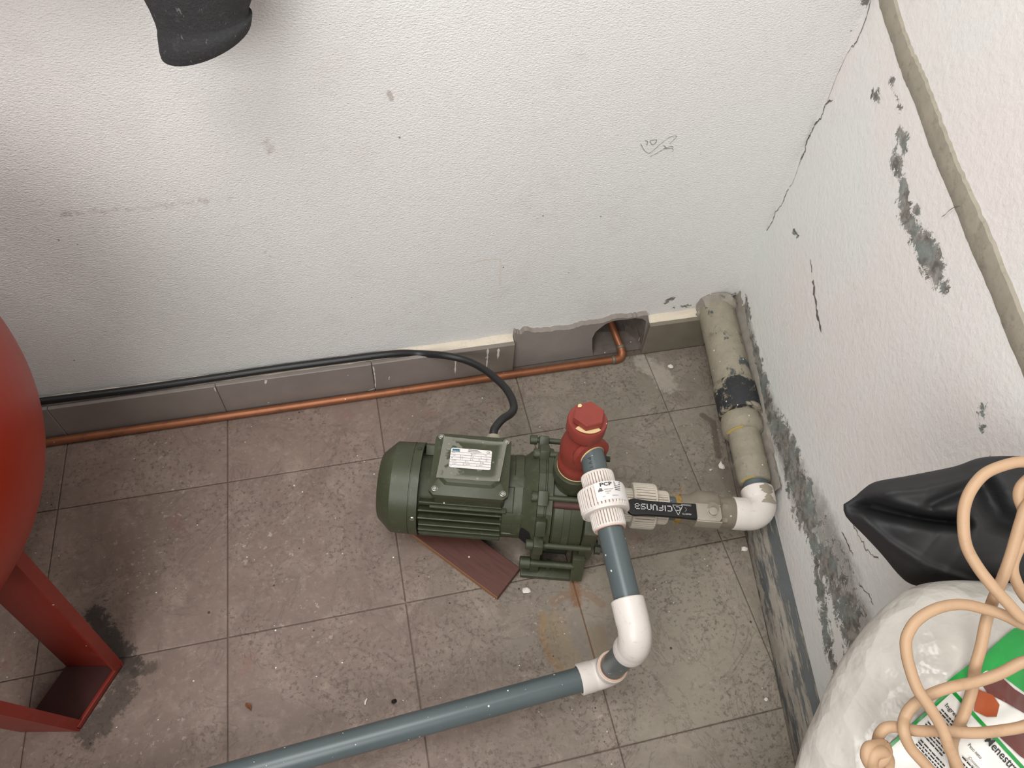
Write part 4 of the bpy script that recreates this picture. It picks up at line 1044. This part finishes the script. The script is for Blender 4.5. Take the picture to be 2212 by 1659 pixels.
for k in range(46):
    a = r.uniform(0, 2 * math.pi); t0 = .272 + r.normal(0, .004); e = PAY * math.cos(a) + Z3 * math.sin(a)
    p0 = sp(t0) + e * .0255; d = np.array([r.normal(), r.normal(), r.normal()]) * .008 + e * .004
    mb.tube(spline([p0, p0 + d * .5 + e * .001, p0 + d], 3), .00035, 4)
mb.lathe([(.263, .0214), (.266, .0232), (.272, .0246), (.276, .0225)], S0, SX, 24)
obj('hemp_thread', mb, M['hemp'], bv, 40, 'frayed straw-coloured hemp on the thread', kind='stuff')
obj('thread_sealant', MB().lathe([(.366, .0250), (.369, .0262), (.372, .0235), (.373, .021)], S0, SX, 30), M['yellow'], bv, 40, 'yellowish sealant ring')
# to the wall elbow
ce = None
for t in np.arange(.3, .6, .0005):
    if (sp(t) - KC) @ WN < .046: ce = sp(t); TE = t; break
UE = -WU
tag(obj('suction_pipe', MB().tube([sp(.36), sp(.38), ce - SX * .03], RS2, 32), M['pvc'], None, 60), 'short grey plastic pipe between ball valve and the white wall elbow', 'pipe')
elbow('wall_elbow', 'mortar-stained white elbow against the damp side wall', ce, -SX, UE, .0292, .0285, .055, .052, M['white'])
s = NT('mortar_splash_on_white'); s.fin(s.mix(s.noise(70, 4, .6), lin((138, 128, 114)), lin((168, 158, 142))), .9); M['splash'] = s.mat
r = np.random.default_rng(12); V = []; F = []; we_ = bpy.data.objects['wall_elbow']
NA, NL = 12, 40
for l in range(NL + 1):
    t = .012 + .038 * l / NL; wdt = .30 + .16 * math.sin(l * .23 + 1) + .08 * math.sin(l * .61) + .05 * math.sin(l * 1.3)
    for k in range(NA + 1):
        a = (k / NA - .5) * 2 * wdt + .25; V.append(ce + UE * t + (Z3 * math.cos(a) + WN * -math.sin(a)) * (.0297 + (.0 if k in (0, NA) or l in (0, NL) else .0004)))
for l in range(NL):
    for k in range(NA): i = l * (NA + 1) + k; F.append((i, i + 1, i + NA + 2, i + NA + 1))
obj('mortar_splash', MB().add(V, F), M['splash'], we_, 60, 'dried grey mortar smear', fix=False)

# wall pipe
def rp(sv, off=.044, z=.104): return wp(sv, z, off)
sE = (ce - KC) @ WU; oE = (ce - KC) @ WN; zE = ce[2]
tag(obj('stub_pipe', MB().tube([ce + UE * .03, ce + UE * .075], .0225, 32), M['pvc'], None, 60), 'dark grey pipe stub above the white wall elbow', 'pipe')
wpi = thing('reducer_pipe', 'mortar-coated pipe narrowing towards the white wall elbow', 'pipe', tuple(wp(sE - .1, 0, .04)))
sB = sE - .065
ds = WU * -1
pb = wp(sB, zE, oE)
def bumpy(mb, prof, org, d, seg, amp, seed):
    r = np.random.default_rng(seed); b = MB().lathe(prof, org, d, seg); d = np.asarray(d) / np.linalg.norm(d)
    for i, v in enumerate(b.v):
        v = np.array(v); q = v - org; ax_ = d * (q @ d); rad = q - ax_; b.v[i] = tuple(org + ax_ + rad * (1 + amp * math.sin(i * 1.3) * .4 + r.normal(0, amp * .5)))
    return mb.add(b.v, b.f)
obj('pipe_body', bumpy(MB(), [(0, .0245), (.002, .0285), (.02, .0305), (.04, .0295), (.043, .0312), (.047, .030), (.07, .0302), (.095, .0298), (.115, .0315)], pb, ds, 36, .018, 1), M['pipe_small'], wpi, 60)
obj('collar', bumpy(MB(), [(.105, .0305), (.110, .038), (.128, .0395), (.145, .037), (.150, .036)], pb, ds, 36, .02, 2), M['pipe_small'], wpi, 60)
for t, rr_ in ((.002, .0285), (.106, .0355), (.146, .0385)):
    V0 = MB().lathe([(t - .002, rr_ - .003), (t, rr_ + .0005), (t + .002, rr_ - .001)], pb, ds, 30, a0=math.radians(5), a1=math.radians(70), up=WN)
    obj('sealant_bead', V0, M['yellow'], wpi, 60, 'yellowish sealant bead')
cpl = wp(sB - .145, .104, .0455)
tag(obj('pipe_coupling', bumpy(MB(), [(0, .036), (.001, .0405), (.004, .0418), (.070, .0418), (.073, .0405), (.074, .036)], cpl, ds, 40, .004, 3), M['pipe_black'], None, 50), 'black pipe coupling splashed with mortar on the wall pipe', 'coupling')
L_ = sB - .145 - .074
tag(obj('drain_pipe', bumpy(MB(), [(0, .0385)] + [(t, .0385) for t in np.linspace(.01, L_ + .005, 30)], wp(sB - .145 - .074, .104, .0455), ds, 44, .004, 4), M['pipe_mortar'], None, 60), 'thick mortar-splashed pipe lying along the side wall into the corner', 'pipe')
V = []; F = []; r = np.random.default_rng(8)                                                         # mortar packed where it enters the back wall
for l in range(5):
    for k in range(18):
        a = 2 * math.pi * k / 18; rr_ = (.047, .046, .044, .041, .038)[l] + r.normal(0, .003); q = wp(.002 + .006 * l + (0.012), .104, .0455)
        V.append(q + (WN * math.cos(a) + Z3 * math.sin(a)) * rr_ + r.normal(0, .0012, 3))
for l in range(4):
    for k in range(18): F.append((l * 18 + k, l * 18 + (k + 1) % 18, (l + 1) * 18 + (k + 1) % 18, (l + 1) * 18 + k))
obj('mortar_collar', MB().add(V, F), M['mortar_rough'], wall_back, 30)

# copper pipe
cp = thing('copper_pipe', 'thin copper pipe along the foot of the skirting, bending into the wall hole', 'pipe', (.25, .148, 0))
RCu = .0080; cz = RCu + .0004; cyv = .1478
ex_ = np.array([.842, cyv + .001, cz])
obj('pipe_run', MB().tube([(-1.4, cyv, cz), (-.5, cyv - .0005, cz), (.1, cyv, cz), (.5, cyv + .0006, cz), (ex_[0] - .018, ex_[1], cz)], RCu, 20), M['copper'], cp, 60)
hp = np.array([.836, .205, .0360])
bend = [ex_ + np.array([-.022, 0, 0]), ex_ + np.array([-.012, 0, 0.0]), ex_ + np.array([-.003, .003, .001]), ex_ + np.array([0.002, .012, .006]), ex_ + np.array([.001, .022, .012])]
obj('elbow', MB().tube(spline(bend, 6), .0092, 20), M['copper'], cp, 60)
obj('pipe_riser', MB().tube(spline([bend[-1], hp, np.array([.828, .262, .060])], 6), RCu, 20), M['copper'], cp, 60)
for p, d in ((bend[0], (1, 0, 0)), (bend[-1], (-.1, .9, .5))):
    obj('solder_joint', MB().lathe([(-.003, .0082), (-.001, .0101), (.003, .0101), (.005, .0088)], p, d, 20), M['solder'], cp, 50, 'dull grey solder ring')

# ------------------------------------------------------------------ hanging jacket sleeve
YJ = .095
def jp(x, y, yy=YJ): return aty(x, y, yy)
jk = thing('jacket', 'charcoal fleece jacket hanging on the back wall, only its sleeve end showing', 'jacket', (.14, .12, .66))
secs = [(334, 551, 84, 1.0), (331, 553, 74, 1.10), (330, 553, 62, 1.12), (331, 550, 52, 1.08), (333, 546, 47, .96), (331, 540, 38, .94), (322, 537, 18, 1.0), (308, 546, -8, 1.03), (300, 556, -60, 1.1), (296, 575, -200, 1.2), (296, 600, -380, 1.3)]
V = []; F = []; NS = 40
for i, (xa, xb, y, k) in enumerate(secs):
    a, b = jp(xa, y), jp(xb, y); c = (a + b) / 2; h = (b - a) / 2
    for q in range(NS):
        an = 2 * math.pi * q / NS; off = h * math.cos(an) + np.array([0, -.028 * k * math.sin(an), 0])
        sl_ = .0
        p = c + off
        if y > 30:                                      # slanted, sagging hem
            p = p + Z3 * (.020 * math.cos(an) - .010 * math.sin(an) * (1 if y > 75 else .8)) * min(1, (y - 30) / 35)
        V.append(p)
n = len(secs)
for i in range(n - 1):
    for q in range(NS): F.append((i * NS + q, i * NS + (q + 1) % NS, (i + 1) * NS + (q + 1) % NS, (i + 1) * NS + q))
sm_ = MB().add(V, F)
b0 = len(sm_.v); inner = [np.array(sm_.v[q]) for q in range(NS)]; cc_ = sum(inner) / NS
sm_.add([tuple(cc_ + (p - cc_) * .93 + Z3 * .002) for p in inner] + [tuple(cc_ + (p - cc_) * .85 + Z3 * .05) for p in inner], [])
for q in range(NS):
    q2 = (q + 1) % NS; sm_.f += [(q, q2, b0 + q2, b0 + q), (b0 + q, b0 + q2, b0 + NS + q2, b0 + NS + q)]; sm_.m += [0, 0]
obj('sleeve', sm_, M['fleece'], jk, 60)
V = []; F = []
for i, (w, d, z) in enumerate(((.15, .040, .94), (.155, .045, 1.0), (.16, .048, 1.15), (.17, .05, 1.26), (.09, .045, 1.34), (.04, .03, 1.37))):
    for q in range(28):
        an = 2 * math.pi * q / 28; V.append((-.03 + w * math.cos(an), .128 + d * math.sin(an) + .004 * math.sin(7 * an), z))
for i in range(5):
    for q in range(28): F.append((i * 28 + q, i * 28 + (q + 1) % 28, (i + 1) * 28 + (q + 1) % 28, (i + 1) * 28 + q))
F += [tuple(range(28)), tuple(5 * 28 + q for q in range(28))]
obj('body', MB().add(V, F), M['fleece'], jk, 60)  # unseen jacket body, placed left so it shades the upper left wall

# ------------------------------------------------------------------ bags by the side wall
def pillow(outline, d0, Hf, Hb, cen, wr, seed, tilt=(0, 0), crease=None, nr=36, p=2.4):
    """plump bag: an outline at its real distance, swollen front and back; returns mesh and front depth function"""
    O_ = spline([np.array([*q, 0]) for q in outline + [outline[0]]], 6)[:-1, :2]; n = len(O_); c = np.array(cen, float)
    ang = np.arctan2(O_[:, 1] - c[1], O_[:, 0] - c[0]); order = np.argsort(ang); sa = ang[order]; sr = np.hypot(*(O_ - c).T)[order]
    sa3 = np.concatenate([sa - 2 * math.pi, sa, sa + 2 * math.pi]); sr3 = np.tile(sr, 3)
    rr = np.random.default_rng(seed); ph = rr.uniform(0, 6.28, (10, 3)); kk = rr.normal(0, 1, (10, 2)) * .022
    def wrn(x, y):
        w_ = sum(math.sin(kk[i, 0] * x + kk[i, 1] * y + ph[i, 0] + .8 * math.sin(.01 * x + ph[i, 1])) for i in range(4)) / 3
        g_ = sum((1 - abs(math.sin(kk[i, 0] * .9 * x + kk[i, 1] * .9 * y + ph[i, 0] + 1.1 * math.sin(.013 * y + ph[i, 1]) + .7 * math.sin(.02 * x + ph[i, 2])))) ** 3 for i in range(4, 10)) / 3
        return wr * (w_ * .7 - g_)
    def plane(x, y): return d0 + tilt[0] * (x - c[0]) / 1000 + tilt[1] * (y - c[1]) / 1000
    def front(x, y):
        d = np.array([x, y]) - c; t = np.hypot(*d) / np.interp(math.atan2(d[1], d[0]), sa3, sr3); t = min(t, 1)
        f = (1 - t ** p); v = plane(x, y) - Hf * math.sqrt(max(f, 0)) + wrn(x, y) * f
        if crease: 
            for pts, w, dep in crease:
                best = 1e9
                for a, b in zip(pts[:-1], pts[1:]):
                    a_, b_ = np.array(a, float), np.array(b, float); h = np.clip(((np.array([x, y]) - a_) @ (b_ - a_)) / ((b_ - a_) @ (b_ - a_)), 0, 1); best = min(best, np.linalg.norm(np.array([x, y]) - a_ - (b_ - a_) * h))
                v += dep * math.exp(-(best / w) ** 2) * min(1, f * 3)
        return v
    mb = MB(); V = [atd(c[0], c[1], front(*c))]; F = []
    na = 120
    for r_ in range(1, nr + 1):
        for k in range(na):
            a = -math.pi + 2 * math.pi * k / na; R_ = np.interp(a, sa3, sr3) * math.sin(r_ / nr * math.pi / 2); x, y = c[0] + R_ * math.cos(a), c[1] + R_ * math.sin(a)
            V.append(atd(x, y, front(x, y) if r_ < nr else plane(x, y)))
    for k in range(na): F.append((0, 1 + k, 1 + (k + 1) % na))
    for r_ in range(nr - 1):
        for k in range(na): a, b = 1 + r_ * na + k, 1 + r_ * na + (k + 1) % na; F.append((a, a + na, b + na, b))
    base = len(V); last = 1 + (nr - 1) * na; nb = 12; prev = last
    for r_ in range(nb - 1, 0, -1):
        st_ = len(V)
        for k in range(na):
            a = -math.pi + 2 * math.pi * k / na; t = math.sin(r_ / nb * math.pi / 2); R_ = np.interp(a, sa3, sr3) * t; x, y = c[0] + R_ * math.cos(a), c[1] + R_ * math.sin(a)
            V.append(atd(x, y, plane(x, y) + Hb * math.sqrt(1 - t ** 2)))
        for k in range(na): F.append((prev + k, st_ + k, st_ + (k + 1) % na, prev + (k + 1) % na))
        prev = st_
    V.append(atd(c[0], c[1], d0 + Hb)); F += [(prev + k, len(V) - 1, prev + (k + 1) % na) for k in range(na)]
    return mb.add(V, F), front
bo = [(1821, 1090), (1823, 1106), (1832, 1122), (1866, 1156), (1905, 1198), (1940, 1240), (1966, 1261), (2005, 1270), (2080, 1280), (2150, 1286), (2225, 1302), (2290, 1290), (2320, 1200), (2318, 1080), (2285, 1000), (2212, 986), (2122, 988), (2060, 1008), (1960, 1028), (1893, 1040), (1868, 1054), (1845, 1074)]
mbk, fk = pillow(bo, .705, .052, .018, (2060, 1140), .006, 3, (-.02, .0), [([(1826, 1096), (1870, 1092), (1930, 1108), (2000, 1122), (2080, 1130)], 15, .040), ([(2120, 1050), (2160, 1120), (2212, 1140)], 26, .03), ([(1850, 1110), (1920, 1170), (2000, 1220), (2110, 1262)], 8, -.006), ([(1870, 1065), (1990, 1056), (2100, 1030)], 10, -.007), ([(2010, 1090), (2080, 1060)], 12, .012)], p=1.7)
tag(obj('black_bag', mbk, M['blackbag'], None, 180), 'crumpled black plastic bag leaning on the side wall behind the cord', 'bag')
wo = [(1715, 1665), (1736, 1595), (1762, 1538), (1800, 1455), (1840, 1390), (1885, 1335), (1925, 1298), (1964, 1272), (2010, 1258), (2100, 1254), (2230, 1270), (2330, 1330), (2380, 1450), (2390, 1620), (2350, 1800), (2250, 1900), (2050, 1920), (1850, 1860), (1735, 1760)]
mwb, fw = pillow(wo, .665, .085, .04, (2100, 1600), .0055, 11, (-.01, .02), None, 36, 1.5)
wbag = thing('plastic_bag', 'milky plastic bag printed with a green and white panel, under the cord', 'bag', tuple(atd(2070, 1580, .62)))
obj('film_body', mwb, M['milky'], wbag, 60)
# printed panel: label frame in the bag's own surface (text runs along lt)
l0 = np.array([1700 + 838 / 2.34, 950 + 1272 / 2.34]); lt = np.array([.675, .738]); ln = np.array([.738, -.675])
def lab(u, v, lift=.0012):
    q = l0 + lt * u + ln * v; return atd(q[0], q[1], fw(q[0], q[1]) - lift)
def patch_(name, poly, mat, lift=.0012, lbl=None, res=9):
    bm = bmesh.new(); vs_ = [bm.verts.new((p[0], p[1], 0)) for p in poly]; f0 = bm.faces.new(vs_)
    bmesh.ops.triangulate(bm, faces=[f0]); bmesh.ops.subdivide_edges(bm, edges=bm.edges[:], cuts=res, use_grid_fill=True); bm.verts.index_update()
    V = [lab(v.co.x, v.co.y, lift) for v in bm.verts]; F = [[v.index for v in f.verts] for f in bm.faces]; bm.free()
    return obj(name, MB().add(V, F), mat, wbag, 60, lbl, fix=False)
def lpx(x, y): q = np.array([1700 + x / 2.34, 950 + y / 2.34]) - l0; return (q @ lt, q @ ln)
Wd = 215.0
patch_('text_panel', [(0, 0), (235, 0), (235, -Wd), (0, -Wd)], M['bag_white'], .0012, 'white text panel of the bag print')
patch_('picture_panel', [(-6, 2), (240, 2), (240, 95), (150, 130), (-6, 100)], M['bag_white'], .0011)
patch_('green_border', [(-5, 4), (240, 4), (240, -4), (-5, -4)], M['bag_green'], .0018)
patch_('green_border', [(-8, 4), (0, 4), (0, -Wd), (-8, -Wd)], M['bag_green'], .0018)
patch_('green_field', [lpx(*q) for q in ((800, 1228), (915, 1140), (985, 1110), (1035, 1050), (1090, 1000), (1150, 952), (1215, 950), (1240, 1000), (1240, 1300), (1198, 1275), (1090, 1195), (1010, 1165), (900, 1235))], M['bag_green'], .0022, 'green printed field of the bag')
patch_('bean_picture', [lpx(*q) for q in ((985, 1240), (1090, 1205), (1150, 1260), (1230, 1310), (1230, 1400), (1110, 1330), (1020, 1285))], M['bag_brown'], .0026, 'brown bean printed on the bag')
patch_('bean_picture', [lpx(*q) for q in ((965, 1260), (1040, 1290), (1075, 1340), (1060, 1400), (1010, 1400), (945, 1370))], M['bag_orange'], .0028, 'orange-brown bean printed on the bag')
patch_('bean_picture', [lpx(*q) for q in ((1050, 1480), (1240, 1470), (1240, 1640), (1180, 1600))], M['bag_brown'], .0026, 'dark brown bean printed on the bag')
mb = MB(); r = np.random.default_rng(2)
def ltext(s_, u, v, size, width=None, bold=0.0):
    V, F = text_geo(s_, bold); xs = [q[0] for q in V]; sx = width / (max(xs) - min(xs)) if width else size
    mb.add([lab(u + q[0] * sx, v + q[1] * size, .0021) for q in V], F)
ltext('Menestra', 172, -14, 26, 96, .01)
ltext('Ingredientes', 48, -30, 13, 74, .01)
ltext('Peso neto', 128, -52, 11, 40); ltext('Conservar', 150, -70, 9, 44)
for col0, cols, u0 in ((-44, 5, 12), (-84, 5, 12), (-122, 6, 30)):
    for k in range(cols):
        v = col0 - k * 6.6; L = r.uniform(60, 86)
        uu = u0
        while uu < u0 + L:
            w = r.uniform(5, 14); hh = 1.5
            mb.add([lab(uu, v - hh, .0021), lab(uu + w, v - hh, .0021), lab(uu + w, v + hh, .0021), lab(uu, v + hh, .0021)], [(0, 1, 2, 3)]); uu += w + 2.2
for k in range(8):
    v = -80 - k * 9; uu = 118
    while uu < 190 + r.uniform(-20, 20):
        w = r.uniform(5, 14); mb.add([lab(uu, v - 1.5, .0021), lab(uu + w, v - 1.5, .0021), lab(uu + w, v + 1.5, .0021), lab(uu, v + 1.5, .0021)], [(0, 1, 2, 3)]); uu += w + 2.4
obj('bag_print', mb, M['print'], wbag, None, fix=False)

# cord
def cq(x, y, d): return atd(1700 + x / 2.34, 950 + y / 2.34, d)
cord = [cq(*q) for q in (
    (430, 1610, .574), (452, 1545, .572), (466, 1492, .569), (500, 1456, .567), (560, 1452, .566), (650, 1470, .566), (800, 1474, .566), (950, 1482, .565), (1080, 1470, .564), (1198, 1448, .56), (1300, 1400, .552), (1370, 1250, .545), (1310, 1120, .545),
    (1198, 1122, .549), (1080, 1180, .553), (960, 1222, .556), (830, 1250, .557), (720, 1290, .559), (640, 1340, .561), (596, 1402, .562), (590, 1472, .556), (622, 1552, .558), (680, 1620, .558), (760, 1700, .558), (850, 1730, .553), (880, 1700, .549),
    (858, 1640, .548), (818, 1550, .546), (780, 1450, .546), (720, 1350, .545), (660, 1260, .546), (620, 1150, .549), (602, 1060, .552), (608, 990, .554), (660, 910, .556), (760, 852, .557), (880, 832, .556), (1000, 856, .554), (1100, 888, .551), (1198, 935, .547), (1300, 960, .54), (1320, 920, .536),
    (1198, 905, .538), (1120, 830, .539), (1040, 742, .541), (962, 640, .545), (908, 540, .548), (892, 440, .55), (897, 340, .551), (932, 250, .551), (1000, 172, .55), (1100, 128, .548), (1198, 112, .546), (1300, 140, .545), (1300, 260, .548),
    (1215, 330, .552), (1180, 420, .555), (1130, 590, .558), (1082, 720, .561), (1034, 830, .564), (1004, 930, .566), (982, 1040, .567), (952, 1150, .569), (936, 1260, .571), (902, 1370, .574), (862, 1460, .576), (835, 1540, .577), (845, 1620, .577), (870, 1720, .577))]
cr = thing('cord', 'beige rubber cord coiled loosely over the two bags, knotted end', 'cord', tuple(cq(800, 1300, .56)))
obj('strand', MB().tube(spline(cord, 8), .0042, 14), M['rope'], cr, 60)
loop2 = [cq(*q) for q in ((1240, 180, .556), (1185, 235, .557), (1172, 290, .558), (1195, 360, .559), (1215, 470, .560), (1165, 560, .562), (1140, 640, .563), (1158, 715, .563), (1200, 790, .562), (1260, 850, .560))]
obj('strand', MB().tube(spline(loop2, 8), .0041, 14), M['rope'], cr, 60)
kn = [cq(*q) for q in ((430, 1560, .570), (405, 1590, .566), (420, 1635, .560), (470, 1625, .556), (500, 1585, .558), (490, 1545, .564), (450, 1548, .560), (410, 1560, .556), (404, 1610, .556), (440, 1660, .562), (500, 1668, .566), (512, 1620, .564), (488, 1580, .556), (440, 1590, .553), (430, 1640, .555), (455, 1700, .565))]
obj('knot', MB().tube(spline(kn, 8), .0046, 14), M['rope'], cr, 60)

# crate that carries the bags, under them and out of the picture
ct = thing('wooden_crate', 'slatted wooden crate standing by the side wall below the milky plastic bag', 'crate', (.735, -.885, 0))
for k in range(5):
    obj('slat', MB().box((.735, -.995 + k * .0545, .462), (.165, .044, .012), .001, seg=1), M['wood_edge'], ct, 30)
for yy in (-1.013, -.757):
    for k in range(4): obj('slat', MB().box((.735, yy, .06 + k * .118), (.165, .010, .085), .001, seg=1), M['wood_edge'], ct, 30)
for xx in (.664, .806):
    for yy in (-.998, -.772): obj('corner_post', MB().box((xx, yy, .228), (.022, .020, .456), .001, seg=1), M['wood_edge'], ct, 30)

# ------------------------------------------------------------------ crumbs and litter on the tiles
def lump(name, x, y, size, lab_, cat, mat, seed, flat=.6):
    bm = bmesh.new(); bmesh.ops.create_icosphere(bm, subdivisions=2, radius=1.0); r = np.random.default_rng(seed); p = atz(x, y)
    for v in bm.verts:
        k = 1 + r.normal(0, .16); v.co = Vector((v.co.x * size[0] * k, v.co.y * size[1] * k, max(v.co.z, -.7) * size[2] * k))
    mz = min(v.co.z for v in bm.verts)
    return tag(obj(name, MB().bm(bm, (p[0], p[1], -mz + .0002)), mat, None, 40), lab_, cat)
lump('pebble', 851, 1516, (.0042, .0034, .003), 'small black pebble on the pitted tile above the supply pipe', 'pebble', M['stone'], 1)
lump('plaster_crumb', 1607, 1187, (.006, .005, .003), 'white plaster crumb beside the kerb below the wall elbow', 'crumb', M['plaster'], 2)
lump('plaster_crumb', 1558, 1008, (.0055, .008, .003), 'largest white plaster crumb near the kerb, above the ball valve', 'crumb', M['plaster'], 3)
lump('plaster_crumb', 1535, 1016, (.004, .002, .002), 'thin white plaster flake next to the largest crumb', 'crumb', M['plaster'], 4)
lump('plaster_crumb', 1448, 793, (.0065, .0055, .003), 'white plaster crumb in dust under the mortar-filled corner', 'crumb', M['plaster'], 5)
lump('plaster_crumb', 1137, 1277, (.0075, .006, .003), 'pale plaster crumb on the tile in front of the pump foot', 'crumb', M['plaster'], 6)
lump('plaster_crumb', 1654, 1512, (.003, .003, .002), 'tiny white plaster crumb at bottom by the kerb', 'crumb', M['plaster'], 8)
p = atz(538, 1527); V = []; F = []
for k in range(6):
    for j, w in enumerate((-1, 0, 1)):
        t = k / 5; V.append((p[0] + .006 * (t - .5) * 2 * .6 + w * .004 * math.sin(math.pi * min(.95, t + .08)), p[1] + .009 * (t - .5) * -1.6, .0006 + .004 * abs(w) * math.sin(math.pi * t) + .001 * t))
for k in range(5):
    for j in range(2): i = 3 * k + j; F.append((i, i + 1, i + 4, i + 3))
tag(obj('dry_leaf', MB().add(V, F), M['leafm'], None, 60, fix=False), 'curled brown leaf scrap on the tile above the supply pipe', 'leaf')
p = atz(791, 1516); tag(obj('white_grub_shell', MB().tube(spline([p + np.array([-.002, -.005, .0018]), p + np.array([-.001, 0, .002]), p + np.array([.002, .004, .0018])], 4), [.001 + .0008 * math.sin(math.pi * k / 8) for k in range(9)], 8), M['plaster'], None, 60), 'tiny pale curled shell beside the black pebble', 'debris')
for o in list(bpy.data.objects):
    if '_w' in o: del o['_w']
